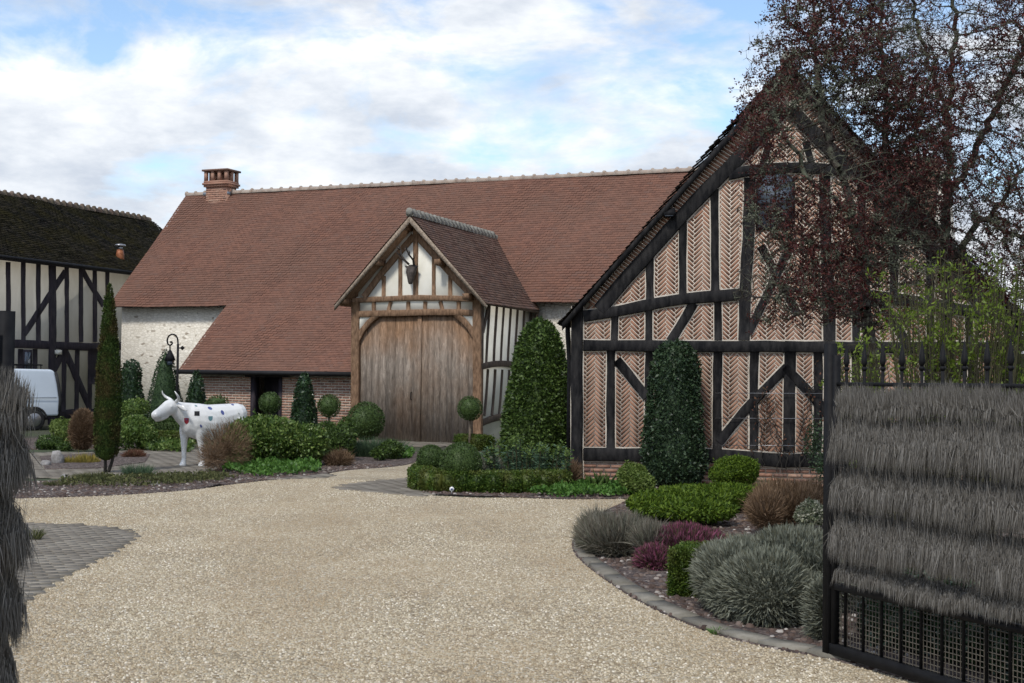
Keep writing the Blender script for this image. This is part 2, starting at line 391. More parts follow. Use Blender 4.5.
LM = {}
LM['box'] = leafmat('box_leaves', [(.0338, .0598, .0169), (.0546, .0962, .0247), (.0806, .1300, .0338), (.0624, .1040, .0260)])
LM['laurel'] = leafmat('laurel_leaves', [(.0208, .0416, .0091), (.0390, .0728, .0130), (.0624, .1066, .0195), (.1040, .1625, .0390)], .5, .3, .2)
LM['yew'] = leafmat('yew_leaves', [(.0180, .0375, .0180), (.0300, .0600, .0270), (.0450, .0825, .0300)], .6, .3, .1)
LM['holly'] = leafmat('holly_leaves', [(.0150, .0330, .0150), (.0270, .0570, .0225), (.0420, .0825, .0300)], .35, .5, .1)
LM['ivy'] = leafmat('ivy_leaves', [(.0145, .0290, .0145), (.0261, .0508, .0232), (.0406, .0725, .0319), (.0580, .0943, .0435)], .45, .35, .15)
LM['bush'] = leafmat('bush_leaves', [(.0420, .0780, .0144), (.0720, .1320, .0240), (.1200, .1920, .0384), (.1800, .2400, .0600)], .45, .4, .25)
LM['cypress'] = leafmat('cypress_sprays', [(.0234, .0416, .0130), (.0390, .0676, .0182), (.0585, .0910, .0208)], .8, .1, .1, (3.5, (.085, .055, .025), .7))
LM['bright'] = leafmat('bright_leaves', [(.05, .12, .02), (.08, .18, .03), (.11, .22, .04)], .5, .3, .3)
LM['hedge'] = leafmat('hedge_leaves', [(.0403, .0805, .0115), (.0690, .1150, .0161), (.0978, .1495, .0207)], .5, .3, .25, (3, (.12, .10, .03), .5))
LM['lime'] = leafmat('lime_leaves', [(.07, .11, .02), (.13, .19, .04), (.20, .26, .07)], .5, .3, .3)
LM['juniper'] = leafmat('juniper_sprays', [(.04, .075, .008), (.075, .13, .010), (.12, .18, .018)], .6, .2, .2)
LM['euphorbia'] = leafmat('euphorbia_leaves', [(.0473, .0878, .0540), (.0675, .1215, .0675), (.0945, .1485, .0810)], .6, .2, .2)
LM['euphorbia_head'] = leafmat('euphorbia_heads', [(.09, .14, .035), (.13, .19, .05)], .6, .2, .2)
LM['lavender'] = leafmat('lavender_stems', [(.12, .105, .08), (.17, .155, .12), (.22, .205, .165), (.12, .125, .09)], .9, .1, .1)
LM['santolina'] = leafmat('santolina_leaves', [(.13, .14, .105), (.19, .20, .155), (.26, .27, .215), (.11, .11, .075)], .9, .1, .15)
LM['heather'] = leafmat('heather_flowers', [(.09, .055, .05), (.18, .05, .085), (.27, .09, .15), (.11, .05, .055), (.09, .07, .04)], .8, .1, .2)
LM['dry'] = leafmat('dry_stems', [(.12, .075, .045), (.18, .12, .07), (.25, .17, .11)], .9, .1, .15)
LM['pale_grass'] = leafmat('pale_grass_blades', [(.28, .27, .17), (.38, .36, .25), (.20, .20, .11)], .8, .1, .3)
LM['yellow'] = leafmat('yellow_sedge', [(.26, .20, .05), (.36, .28, .07), (.18, .18, .05)], .7, .1, .3)
LM['blue_grass'] = leafmat('blue_green_blades', [(.05, .09, .05), (.09, .14, .075), (.13, .19, .10)], .7, .2, .3)
LM['sedge'] = leafmat('sedge_blades', [(.09, .10, .04), (.14, .14, .06), (.07, .08, .035)], .8, .1, .2)
LM['plum'] = leafmat('plum_leaves', [(.045, .012, .012), (.085, .020, .018), (.13, .034, .028), (.07, .028, .020)], .45, .3, .3)
LM['fresh'] = leafmat('fresh_leaves', [(.13, .19, .02), (.19, .26, .03), (.10, .15, .02)], .5, .3, .35)
LM['twig_green'] = leafmat('green_twigs', [(.06, .06, .03), (.09, .085, .045), (.05, .045, .03)], .9, .1, 0)
LM['rust'] = leafmat('rust_leaves', [(.14, .06, .04), (.10, .07, .04), (.19, .09, .06)], .8, .1, .2)
LM['variegated'] = leafmat('variegated_leaves', [(.05, .08, .035), (.30, .30, .20), (.10, .13, .07), (.42, .41, .32)], .6, .2, .2)
LM['far'] = leafmat('distant_leaves', [(.02, .035, .012), (.035, .055, .018), (.05, .07, .02)], .8, .1, .1)
LM['lichen'] = leafmat('lichen_tufts', [(.13, .145, .10), (.19, .20, .145), (.10, .11, .08)], .95, .05, .1)

# ------------------------------------------------------------------ foliage builders
def unit(a): return a / (np.linalg.norm(a, axis=-1, keepdims=True) + 1e-9)
def leaves(mb, P, N, L, w=.42, spread=.9, rng=RNG, fold=.12, jit=.35):
    n = len(P); D = unit(N * (1 - spread * .5) + rng.normal(size=(n, 3)) * spread * .6)
    S = unit(np.cross(D, rng.normal(size=(n, 3)))); T = np.cross(D, S)
    l = (L * (1 + rng.uniform(-jit, jit, n)))[:, None] if np.isscalar(L) else L[:, None]
    a = P; b = P + D * l * .5 + S * l * w * .5 + T * l * fold; c = P + D * l; d = P + D * l * .5 - S * l * w * .5 + T * l * fold
    Vv = np.stack([a, b, c, d], 1).reshape(-1, 3)
    mb.add(Vv, np.arange(4 * n).reshape(-1, 4)); return mb
def blades(mb, P, D, L, w, bend=.3, rng=RNG, jit=.3, grav=(0, 0, -1)):
    n = len(P); D = unit(D); S = unit(np.cross(D, rng.normal(size=(n, 3))))
    l = (L * (1 + rng.uniform(-jit, jit, n)))[:, None]; g = np.array(grav)[None] * bend * l
    w = w * .5
    p0 = P; p1 = P + D * l * .5 + g * .25; p2 = P + D * l + g
    Vv = np.stack([p0 - S * w, p0 + S * w, p1 + S * w * .8, p1 - S * w * .8, p2], 1).reshape(-1, 3)
    i = np.arange(n)[:, None] * 5
    mb.add(Vv, i + np.array([[0, 1, 2, 3]])); mb.f.append(i + np.array([[3, 2, 4]]) + mb.n - len(Vv)); return mb
def lumps(Q, rng, n=14, k=5.0, amp=.1):
    """smooth bumpy field on unit directions"""
    C = unit(rng.normal(size=(n, 3))); a = rng.uniform(-1, 1, n)
    return (np.exp(k * (Q @ C.T - 1)) * a).sum(1) * amp
def ell_pts(c, r, n, rng=RNG, depth=.18, amp=.1, low=-.4, flat=2.0, lump_n=16, k=8):
    """points on the shell of a lumpy ellipsoid above z-fraction low"""
    Q = unit(rng.normal(size=(int(n * 1.6), 3))); Q = Q[Q[:, 2] > low][:n]
    if flat != 2.0:
        Q2 = Q / (np.sum(np.abs(Q) ** flat, axis=1) ** (1 / flat))[:, None]
    else: Q2 = Q
    s = 1 + lumps(Q, rng, lump_n, k, amp) - depth * rng.random(len(Q)) ** 2
    return np.array(c) + Q2 * np.array(r) * s[:, None], unit(Q / np.array(r))
def rev_pts(c, H, prof, n, rng=RNG, depth=.12, amp=.06, sy=1.0):
    """points on a body of revolution; prof = [(t, radius)]"""
    ts = np.array([p[0] for p in prof]); rs = np.array([p[1] for p in prof])
    T = rng.random(n * 4); R = np.interp(T, ts, rs); keep = rng.random(n * 4) < (R + .02) / (rs.max() + .02); T = T[keep][:n]; R = np.interp(T, ts, rs)
    A = rng.random(len(T)) * 2 * math.pi
    q = np.stack([np.cos(A), np.sin(A), (T * 4 - 2)], 1); s = 1 + lumps(unit(q), rng, 20, 9, amp) - depth * rng.random(len(T)) ** 2
    s += .04 * np.sin(A * 5 + T * 17) * (amp > .08)
    P = np.stack([np.cos(A) * R * s, np.sin(A) * R * s * sy, T * H], 1) + np.array(c)
    dr = (np.interp(T + .02, ts, rs) - np.interp(T - .02, ts, rs)) / (.04 * H)
    N = unit(np.stack([np.cos(A), np.sin(A), -dr], 1)); return P, N
def rev_core(mb, c, H, prof, sc=.82, k=14, sy=1.0):
    mb.loft([((c[0], c[1], c[2] + t * H * .97), max(r * sc, .005), max(r * sc * sy, .005), (1, 0, 0), (0, 1, 0)) for t, r in prof], k)

def ball(name, label, cat, c, r, mat, leaf=.035, n=2600, group=None, base=None, stem=None, amp=.04, squash=1.0, parent_loc=None):
    c = np.array(c, float); loc = np.array([c[0], c[1], 0.0])
    mb = MB(); mb.blob(c, np.array([r, r, r * squash]) * .86, k=16, lump=.02)
    P, N = ell_pts(c, np.array([r, r, r * squash]), n, depth=.1, amp=amp, low=-1); leaves(mb, P, N, leaf, .5, .8)
    if stem:
        t = thing(name, label, cat, loc, group)
        mb.build('foliage', mat, t)
        s = MB(); s.tube([(c[0], c[1], 0), (c[0] + .008, c[1], c[2] * .5), (c[0], c[1], c[2] - r * .5)], [stem * 1.15, stem, stem * .9], 8)
        s.build('stem', M['stem'], t, smooth=True); return t
    return tag(mb.build(name, mat, loc=loc), label, cat, group)
def cone_shrub(name, label, cat, loc, H, prof, mat, leaf, n, group=None, amp=.06, core=.84, spread=.9, w=.5, sy=1.0, stem=True, depth=.12):
    loc = np.array([loc[0], loc[1], 0.0]); t = thing(name, label, cat, loc, group); mb = MB()
    z0 = .06; c = loc + np.array([0, 0, z0]); rev_core(mb, c, H - z0, prof, core, sy=sy)
    P, N = rev_pts(c, H - z0, prof, n, amp=amp, sy=sy, depth=depth); leaves(mb, P, N, leaf, w, spread)
    mb.build('foliage', mat, t)
    s = MB(); s.tube([loc, loc + np.array([0, 0, H * .4])], [.04, .025], 8); s.build('stem', M['stem'], t); return t
def bush(name, label, cat, lobes, mat, leaf, n, group=None, w=.5, spread=1.0, amp=.14, depth=.25, low=-.35, core=.8, k=8, flat=2.0, rng=RNG):
    """lobes: (centre, radii)"""
    low = -.95; n = int(n * 1.3); tot = sum(l[1][0] * l[1][2] for l in lobes); mb = MB(); c0 = np.array(lobes[0][0], float)
    for c, r in lobes:
        if core: mb.blob(c, np.array(r) * core * .92, k=12, lump=.06)
        P, N = ell_pts(c, r, int(n * r[0] * r[2] / tot), rng, depth, amp, low, flat, 22, k)
        ok = P[:, 2] > .005; leaves(mb, P[ok], N[ok], leaf, w, spread, rng)
        m_ = max(6, int(len(P) * .004)); k_ = rng.choice(np.where(N[:, 2] > .1)[0], m_)      # shoots growing out of the outline
        for q_ in k_:
            d_ = unit(N[q_] + Z * .6 + rng.normal(size=3) * .25); l_ = rng.uniform(.08, .22) * min(1.0, r[2] * 1.6); tt = rng.random(9)
            Q_ = P[q_] + d_ * (tt * l_)[:, None]; leaves(mb, Q_, unit(rng.normal(size=(9, 3)) * .7 + d_), leaf * .8, w, .8, rng)
    return tag(mb.build(name, mat, loc=(c0[0], c0[1], 0)), label, cat, group)
def tuft(name, label, cat, c, R, H, mat, n, w=.008, bend=.3, group=None, splay=.5, sy=1.0, mb=None, rng=RNG):
    own = mb is None; mb = mb or MB(); c = np.array(c, float)
    a = rng.random(n) * 2 * math.pi; rr = np.sqrt(rng.random(n))
    P = c + np.stack([np.cos(a) * rr * R, np.sin(a) * rr * R * sy, np.zeros(n)], 1)
    D = np.stack([np.cos(a) * rr * splay, np.sin(a) * rr * splay, np.ones(n)], 1) + rng.normal(size=(n, 3)) * .12
    blades(mb, P, D, H, w, bend, rng)
    if own: return tag(mb.build(name, mat, loc=(c[0], c[1], 0)), label, cat, group)
def dome_blades(mb, c, r, n, L, w, bend=.1, rng=RNG, up=.5, depth=.5, low=-.1, amp=.12):
    """short upright stems filling a dome (lavender, heather, dry shrubs)"""
    P, N = ell_pts(c, np.array(r) , n, rng, depth, amp, -.97)
    ok = P[:, 2] > .01; P = P[ok]; N = N[ok]
    D = unit(N + np.array([0, 0, up]) + rng.normal(size=P.shape) * .22)
    blades(mb, P - D * L * .6, D, L * (1 if len(P) < 10 else 1), w, bend, rng, .45); e_ = rng.random(len(P)) < .04; blades(mb, P[e_] - D[e_] * L * .4, D[e_] + rng.normal(size=(e_.sum(), 3)) * .25, L * 1.7, w * .8, bend + .15, rng, .4)
def dome_shrub(name, label, cat, lobes, mat, n, L, w, group=None, core=.78, **kw):
    mb = MB(); c0 = lobes[0][0]; tot = sum(l[1][0] * l[1][2] for l in lobes)
    for c, r in lobes:
        if core: mb.blob(c, np.array(r) * core * .82, k=12, lump=.08)
        dome_blades(mb, c, r, int(1.4 * n * r[0] * r[2] / tot), L, w, **kw)
    return tag(mb.build(name, mat, loc=(c0[0], c0[1], 0)), label, cat, group)
def path_hedge(name, label, pts, width, H, mat, leaf, n, group=None, cat='hedge', wob=.015):
    """clipped low hedge along a path"""
    pts = [np.array([p[0], p[1], 0.0]) for p in pts]; mb = MB(); seg = []
    ln = [np.linalg.norm(pts[i + 1] - pts[i]) for i in range(len(pts) - 1)]; tot = sum(ln)
    Ps, Ns = [], []
    for i in range(len(pts) - 1):
        a, b = pts[i], pts[i + 1]; d = (b - a) / ln[i]; s = np.array([-d[1], d[0], 0]); hw = width / 2
        q = [a - s * hw * .85, b - s * hw * .85, b + s * hw * .85, a + s * hw * .85]
        mb.hexa([p + np.array([0, 0, .01]) for p in q] + [p + np.array([0, 0, H * .93]) for p in q])
        m = max(4, int(n * ln[i] / tot)); u = RNG.random(m) * ln[i]; side = RNG.random(m)
        per = 2 * H + width; x = side * per
        off = np.where(x < H, -hw, np.where(x < H + width, x - H - hw, hw)); z = np.where(x < H, x, np.where(x < H + width, H, per - x))
        nn = np.where((x < H)[:, None], -s, np.where((x < H + width)[:, None], np.array([0, 0, 1.0]), s))
        P = a + d * u[:, None] + s * off[:, None] + np.array([0, 0, 1]) * z[:, None]
        P += RNG.normal(size=P.shape) * wob; Ps.append(P); Ns.append(nn)
    for e, dd in ((pts[0], pts[0] - pts[1]), (pts[-1], pts[-1] - pts[-2])):
        dd = dd / np.linalg.norm(dd); s = np.array([-dd[1], dd[0], 0]); m = int(n * width / tot * .6) + 6
        P = e + s * ((RNG.random(m) - .5) * width)[:, None] + np.array([0, 0, 1]) * (RNG.random(m) * H)[:, None] + dd * .01
        Ps.append(P + RNG.normal(size=P.shape) * wob); Ns.append(np.repeat(dd[None], m, 0))
    P = np.concatenate(Ps); N = np.concatenate(Ns); P[:, 2] = np.maximum(P[:, 2], .01)
    leaves(mb, P, N, leaf, .55, .8)
    return tag(mb.build(name, mat, loc=pts[0]), label, cat, group)
def ground_cover(name, label, cat, poly, z, leaf, n, mat, height=.08, group=None):
    """leafy mat over a ground polygon; one plant mass"""
    poly = np.array([[p[0], p[1]] for p in poly]); mn, mx_ = poly.min(0), poly.max(0)
    Q = RNG.uniform(mn, mx_, (n * 3, 2)); inside = np.zeros(len(Q), bool); j = len(poly) - 1
    for i in range(len(poly)):
        xi, yi = poly[i]; xj, yj = poly[j]
        c = ((yi > Q[:, 1]) != (yj > Q[:, 1])) & (Q[:, 0] < (xj - xi) * (Q[:, 1] - yi) / (yj - yi + 1e-12) + xi)
        inside ^= c; j = i
    Q = Q[inside][:n]
    h = height * (.55 + .45 * np.sin(Q[:, 0] * 9.1 + 1) * np.sin(Q[:, 1] * 5.3)) * (.5 + RNG.random(len(Q)) * .6)
    P = np.stack([Q[:, 0], Q[:, 1], z + h], 1); N = np.repeat(np.array([[0, -.3, 1.0]]), len(P), 0)
    mb = MB(); leaves(mb, P, N, leaf, .6, 1.1); c = poly.mean(0)
    return tag(mb.build(name, mat, loc=(c[0], c[1], 0)), label, cat, group)

# ------------------------------------------------------------------ building helpers
Z = np.array([0, 0, 1.0])
_off = [0]
def timber(name, mat, parent, pl, pts, w, proud=.035, uz=False, back=.06, wob=.006, strip=None, taper=1.0, px=True, sz=None):
    """a hewn timber following a polyline on a facade plane (pts in pixels unless uz)"""
    if not uz: pts = [pl.uz(x, y) for x, y in pts]
    pts = np.array(pts, float); d = np.linalg.norm(np.diff(pts, axis=0), axis=1); s = np.concatenate([[0], np.cumsum(d)])
    m = max(3, int(s[-1] / .35) + 2); q = np.linspace(0, s[-1], m)
    if len(pts) > 2:   # round the corners of traced curves
        P = np.stack([np.interp(q, s, pts[:, 0]), np.interp(q, s, pts[:, 1])], 1)
        for _ in range(2): P[1:-1] = .25 * P[:-2] + .5 * P[1:-1] + .25 * P[2:]
    else: P = np.stack([np.interp(q, s, pts[:, 0]), np.interp(q, s, pts[:, 1])], 1)
    t = np.gradient(P, axis=0); t /= np.linalg.norm(t, axis=1)[:, None]; nn = np.stack([-t[:, 1], t[:, 0]], 1)
    hw = w / 2 * np.linspace(1, taper, m)
    L = P + nn * (hw + RNG.uniform(-wob, wob, m))[:, None]; R = P - nn * (hw + RNG.uniform(-wob, wob, m))[:, None]
    _off[0] = (_off[0] + 1) % 12; pr = proud + _off[0] * .0011
    ch = min(.012, w * .12); mb = MB(); vs = []
    for i in range(m):
        l, r = L[i], R[i]; dl = nn[i] * ch
        for (uv, o) in ((l, -back), (l, pr - ch), (l - dl, pr), (r + dl, pr), (r, pr - ch), (r, -back)): vs.append(pl.at(uv[0], uv[1], o))
    f = []
    for i in range(m - 1):
        for j in range(6): f.append((i * 6 + j, (i + 1) * 6 + j, (i + 1) * 6 + (j + 1) % 6, i * 6 + (j + 1) % 6))
    f.append(tuple(range(5, -1, -1))); f.append(tuple((m - 1) * 6 + j for j in range(6)))
    mb.add(vs, f); o = mb.build(name, mat, parent)
    if strip is not None:   # mortar bed line on both sides
        A = P + nn * (hw + .020)[:, None]; B = P - nn * (hw + .020)[:, None]; vv = []
        for i in range(m): vv += [pl.at(*A[i], .0085 + _off[0] * .00012), pl.at(*B[i], .0085 + _off[0] * .00012)]
        strip.add(vv, [(2 * i, 2 * i + 1, 2 * i + 3, 2 * i + 2) for i in range(m - 1)])
    return o
def slab(mb, pl, u0, u1, z0, z1, o0, o1):
    p = [pl.at(u0, z0, o0), pl.at(u1, z0, o0), pl.at(u1, z1, o0), pl.at(u0, z1, o0), pl.at(u0, z0, o1), pl.at(u1, z0, o1), pl.at(u1, z1, o1), pl.at(u0, z1, o1)]
    mb.hexa(p); return mb
def prism(mb, pl, poly, o0, o1):
    n = len(poly); v = [pl.at(u, z, o0) for u, z in poly] + [pl.at(u, z, o1) for u, z in poly]
    mb.add(v, [tuple(range(n))[::-1], tuple(range(n, 2 * n))] + [(i, (i + 1) % n, (i + 1) % n + n, i + n) for i in range(n)]); return mb
def brick(mb, pl, c, ang, L, W, o0, o1):
    ca, sa = math.cos(ang), math.sin(ang); a = np.array([ca, sa]) * L / 2; b = np.array([-sa, ca]) * W / 2
    q = [c - a - b, c + a - b, c + a + b, c - a + b]
    v = [pl.at(*p, o0) for p in q] + [pl.at(*p, o1) for p in q]
    mb.add(v, [(4, 5, 6, 7), (0, 1, 5, 4), (1, 2, 6, 5), (2, 3, 7, 6), (3, 0, 4, 7)])
def brick_course(mb, pl, u0, u1, z0, z1, L=.21, H=.054, g=.019, skip=None, o0=0, o1=.004):
    k = 0; z = z0
    while z + H <= z1 + .001:
        u = u0 - (k % 2) * (L + g) / 2
        while u < u1:
            a, b = max(u, u0), min(u + L, u1)
            if b - a > .03 and not (skip and skip((a + b) / 2, z + H / 2, a, b)):
                brick(mb, pl, np.array([(a + b) / 2, z + H / 2]), 0, b - a, H, o0, o1 + RNG.uniform(0, .003))
            u += L + g
        z += H + g; k += 1
def tile_roof(mb, O, U, S, ulen, slen, tw=.17, g=.105, th=.014, clip=None, sag=.017, jit=.004):
    U = unit(np.array(U)); S = unit(np.array(S)); N = np.cross(U, S)
    if N[2] < 0: N = -N
    r = 0; s = 0.0; vs = []; ph = RNG.random(4) * 6
    while s < slen:
        a0, a1 = (0, ulen) if clip is None else clip(s)
        u = a0 - (r % 2) * tw / 2
        while u < a1:
            x0, x1 = max(u, a0), min(u + tw - .003, a1)
            if x1 - x0 > .02:
                j = RNG.uniform(-jit, jit); sgv = sag * (math.sin(u * .9 + ph[0]) + math.sin(s * 1.3 + u * .5 + ph[1]) + .5 * math.sin(u * 3.1 + ph[2] + s))
                s1 = s + g * 1.12 + RNG.uniform(-.006, .006); h = th + RNG.uniform(-.003, .006)
                p = O + U * x0 + S * s + N * sgv; q = O + U * x1 + S * s + N * sgv
                p1 = O + U * x0 + S * s1 + N * (sgv + h + j); q1 = O + U * x1 + S * s1 + N * (sgv + h - j)
                vs += [p, q, q1, p1, p1 - N * h * .95, q1 - N * h * .95]
            u += tw
        s += g; r += 1
    n = len(vs) // 6; i = np.arange(n)[:, None] * 6
    mb.add(vs, np.concatenate([i + np.array([[0, 1, 2, 3]]), i + np.array([[3, 2, 5, 4]])])); return N
def deck(mb, O, U, S, u0, u1, s0, s1, N, t0=-.045, t1=-.10):
    P = lambda u, s, n: O + unit(np.array(U)) * u + unit(np.array(S)) * s + N * n
    mb.hexa([P(u0, s0, t0), P(u1, s0, t0), P(u1, s1, t0), P(u0, s1, t0), P(u0, s0, t1), P(u1, s0, t1), P(u1, s1, t1), P(u0, s1, t1)])
def ridge_row(mb, A, B, r=.11, step=.35, hump=True):
    A = np.array(A); B = np.array(B); d = B - A; L = np.linalg.norm(d); d /= L; s = unit(np.cross(d, Z)); n = int(L / step)
    for i in range(n):
        c0 = A + d * (i * step); c1 = A + d * ((i + 1) * step + .02); k = 7; v = []
        for c, rr in ((c0, r * RNG.uniform(.93, 1.05)), (c1, r * RNG.uniform(.85, .95))):
            for j in range(k):
                th = math.pi * (-.15 + 1.3 * j / (k - 1)); v.append(c + s * math.cos(th) * rr + Z * (math.sin(th) * rr))
        mb.add(v, [(j, j + 1, k + j + 1, k + j) for j in range(k - 1)] + [tuple(range(k)), tuple(range(2 * k - 1, k - 1, -1))])
        if hump: mb.blob(c0 + Z * r * .55, (r * .85, r * .85, r * .95), k=8, lump=.12)

# ------------------------------------------------------------------ ground
def sheet(poly, z):
    mb = MB(); n = len(poly); mb.add([(p[0], p[1], z) for p in poly], [tuple(range(n))]); return mb
def smooth_poly(pts, n=6, closed=False):
    pts = [np.array(p[:2], float) for p in pts]; out = []; m = len(pts)
    for i in range(m - 1):
        p0 = pts[max(i - 1, 0)]; p1 = pts[i]; p2 = pts[i + 1]; p3 = pts[min(i + 2, m - 1)]
        for j in range(n):
            t = j / n; out.append(.5 * ((2 * p1) + (-p0 + p2) * t + (2 * p0 - 5 * p1 + 4 * p2 - p3) * t * t + (-p0 + 3 * p1 - 3 * p2 + p3) * t ** 3))
    out.append(pts[-1]); return out
struct('ground', MB().add([(-400, -60, -.008), (400, -60, -.008), (400, 900, -.008), (-400, 900, -.008)], [(0, 1, 2, 3)]), M['soil'])

kerb_px = [(900, 676), (830, 659), (760, 646), (700, 629), (640, 602), (592, 570), (573, 549), (580, 530), (600, 514), (625, 503), (650, 499)]
kerb_w = smooth_poly([G(*p) for p in kerb_px], 6)
bed_edge_left = smooth_poly([G(x, y) for x, y in [(422, 455), (413, 463), (390, 467), (350, 470), (318, 475), (280, 479), (236, 484), (190, 490), (120, 495), (38, 498), (-60, 500)]], 5)
gravel_poly = [(-9, -3), (7, -3), (4.6, 5.2)] + [tuple(p) for p in kerb_w] + [tuple(G(x, y)[:2]) for x, y in [(620, 497), (530, 497.5), (480, 498), (418, 495), (410, 488), (430, 474), (470, 462), (480, 455)]] + [tuple(p) for p in bed_edge_left] + [(-12, 18), (-12, 6)]
def tri_sheet(poly, z):
    """earcut through bmesh"""
    import bmesh
    bm = bmesh.new(); vs = [bm.verts.new((float(p[0]), float(p[1]), z)) for p in poly]; f = bm.faces.new(vs)
    bmesh.ops.triangulate(bm, faces=[f]); bm.normal_update()
    mb = MB(); bm.verts.index_update(); mb.add([tuple(v.co) for v in bm.verts], [tuple(v.index for v in (fc.verts if fc.normal.z > 0 else list(fc.verts)[::-1])) for fc in bm.faces]); bm.free(); return mb
struct('gravel_drive', tri_sheet(gravel_poly, 0.0), M['gravel'])

# paving laid in setts: arc left of the drive, terrace under the cow, apron in front of the clipped hedge
def in_poly(x, y, poly):
    c = False; j = len(poly) - 1
    for i in range(len(poly)):
        xi, yi = poly[i][:2]; xj, yj = poly[j][:2]
        if (yi > y) != (yj > y) and x < (xj - xi) * (y - yi) / (yj - yi + 1e-12) + xi: c = not c
        j = i
    return c
def paving(name, poly, z, lx, ly, ang, warp=0):
    mb = MB(); P = np.array([[p[0], p[1]] for p in poly]); c = P.mean(0); ca, sa = math.cos(ang), math.sin(ang)
    R_ = np.abs(P - c).max() * 1.5; row = 0; y = -R_
    while y < R_:
        x = -R_ - (row % 2) * lx / 2
        while x < R_:
            w = lx * RNG.uniform(.92, 1.0) - .007
            X = np.array([[x, y], [x + w, y], [x + w, y + ly - .007], [x, y + ly - .007]])
            if warp: X[:, 1] += warp * np.sin(X[:, 0] * .6)
            Q = X @ np.array([[ca, sa], [-sa, ca]]) + c; m = Q.mean(0)
            if in_poly(m[0], m[1], poly):
                h = z + RNG.uniform(0, .0025)
                v = [(q[0], q[1], h) for q in Q] + [(q[0], q[1], z - .02) for q in Q]
                mb.add(v, [(0, 1, 2, 3), (0, 4, 5, 1), (1, 5, 6, 2), (2, 6, 7, 3), (3, 7, 4, 0)])
            x += lx
        y += ly; row += 1
    return struct(name, mb, M['paver'])
arc_poly = smooth_poly([G(x, y)[:2] for x, y in [(-120, 524), (38, 524), (90, 526), (122, 530), (134, 537), (120, 548), (85, 566), (50, 585), (20, 606), (-60, 650)]], 5)
paving('paving', arc_poly, .010, .20, .10, .42, .12)
struct('paving', tri_sheet(arc_poly, .004), M['joint'])
ter_poly = [G(x, y)[:2] for x, y in [(-120, 481), (60, 478), (238, 482), (330, 477), (322, 462), (260, 452), (180, 449), (100, 452), (-120, 456)]]
paving('paving', ter_poly, .010, .30, .20, -.25)
struct('paving', tri_sheet(ter_poly, .004), M['joint'])
apr_poly = smooth_poly([G(x, y)[:2] for x, y in [(425, 476), (392, 480), (356, 484), (340, 487.5), (356, 491), (400, 495), (430, 497)]], 4)
paving('paving', apr_poly, .012, .3, .15, -.4)
thr = [G(x, y)[:2] for x, y in [(352, 447), (484, 447), (484, 441), (352, 441)]]
paving('paving', thr, .02, .6, .3, -.40)

# planting beds
def bed(poly, z=.012):
    mb = tri_sheet([p[:2] for p in poly], z); n = len(poly); P = np.array([[p[0], p[1]] for p in poly]); cc = P.mean(0)
    out = P + unit(P - cc) * .06
    mb.add([(p[0], p[1], z) for p in P] + [(p[0], p[1], -.04) for p in out], [(i, (i + 1) % n, n + (i + 1) % n, n + i) for i in range(n)])
    struct('planting_bed', mb, M['mulch'])
    return poly
right_bed = bed([tuple(p) for p in kerb_w[6:]] + [tuple(G(x, y)[:2]) for x, y in [(560, 499.5), (425, 494.5), (414, 487), (424, 470), (500, 455), (560, 452)]] + [(1.2, 26), (9, 24), (9, 8), (2.4, 7.6)])
bush_bed = bed([tuple(p) for p in bed_edge_left[:32]] + [tuple(G(x, y)[:2]) for x, y in [(205, 482), (204, 474), (228, 466), (262, 458), (300, 452), (340, 446), (400, 446)]])
isl_bed = bed([tuple(p) for p in bed_edge_left[34:]] + [tuple(G(x, y)[:2]) for x, y in [(-60, 486), (60, 481), (150, 477), (215, 474.5), (243, 478)]], .014)
sedge_bed = bed([G(x, y)[:2] for x, y in [(45, 470), (98, 469), (145, 463), (150, 455), (110, 453), (40, 457)]], .024)
back_bed = bed([G(x, y)[:2] for x, y in [(-40, 450), (60, 449), (140, 448), (190, 452), (192, 445), (150, 444), (120, 437), (-40, 440)]], .022)
# kerb stones
mb = MB(); kp = smooth_poly([G(*p) for p in kerb_px[:-2]], 8)
acc = 0; st = 0
L_ = [0]
for i in range(1, len(kp)): L_.append(L_[-1] + np.linalg.norm(kp[i] - kp[i - 1]))
kpa = np.array(kp); tot = L_[-1]; s = 0
while s < tot - .1:
    e = min(s + RNG.uniform(.25, .75), tot); v = []
    for q in (s, e - .012):
        c = np.array([np.interp(q, L_, kpa[:, 0]), np.interp(q, L_, kpa[:, 1])]); c2 = np.array([np.interp(min(q + .05, tot), L_, kpa[:, 0]), np.interp(min(q + .05, tot), L_, kpa[:, 1])])
        c1 = np.array([np.interp(max(q - .05, 0), L_, kpa[:, 0]), np.interp(max(q - .05, 0), L_, kpa[:, 1])])
        t = (c2 - c1) / np.linalg.norm(c2 - c1); nn = np.array([t[1], -t[0]])
        v.append((c, nn))
    h = .026 + RNG.uniform(0, .010)
    (a, na), (b, nb_) = v; w = .15
    mb.hexa([np.array([*(a - na * .0), -.02]), np.array([*(b - nb_ * .0), -.02]), np.array([*(b + nb_ * w), -.02]), np.array([*(a + na * w), -.02]),
             np.array([*(a + na * .006), h]), np.array([*(b + nb_ * .006), h]), np.array([*(b + nb_ * (w - .006)), h + .004]), np.array([*(a + na * (w - .006)), h + .004])])
    s = e
struct('kerb', mb, M['kerb'])

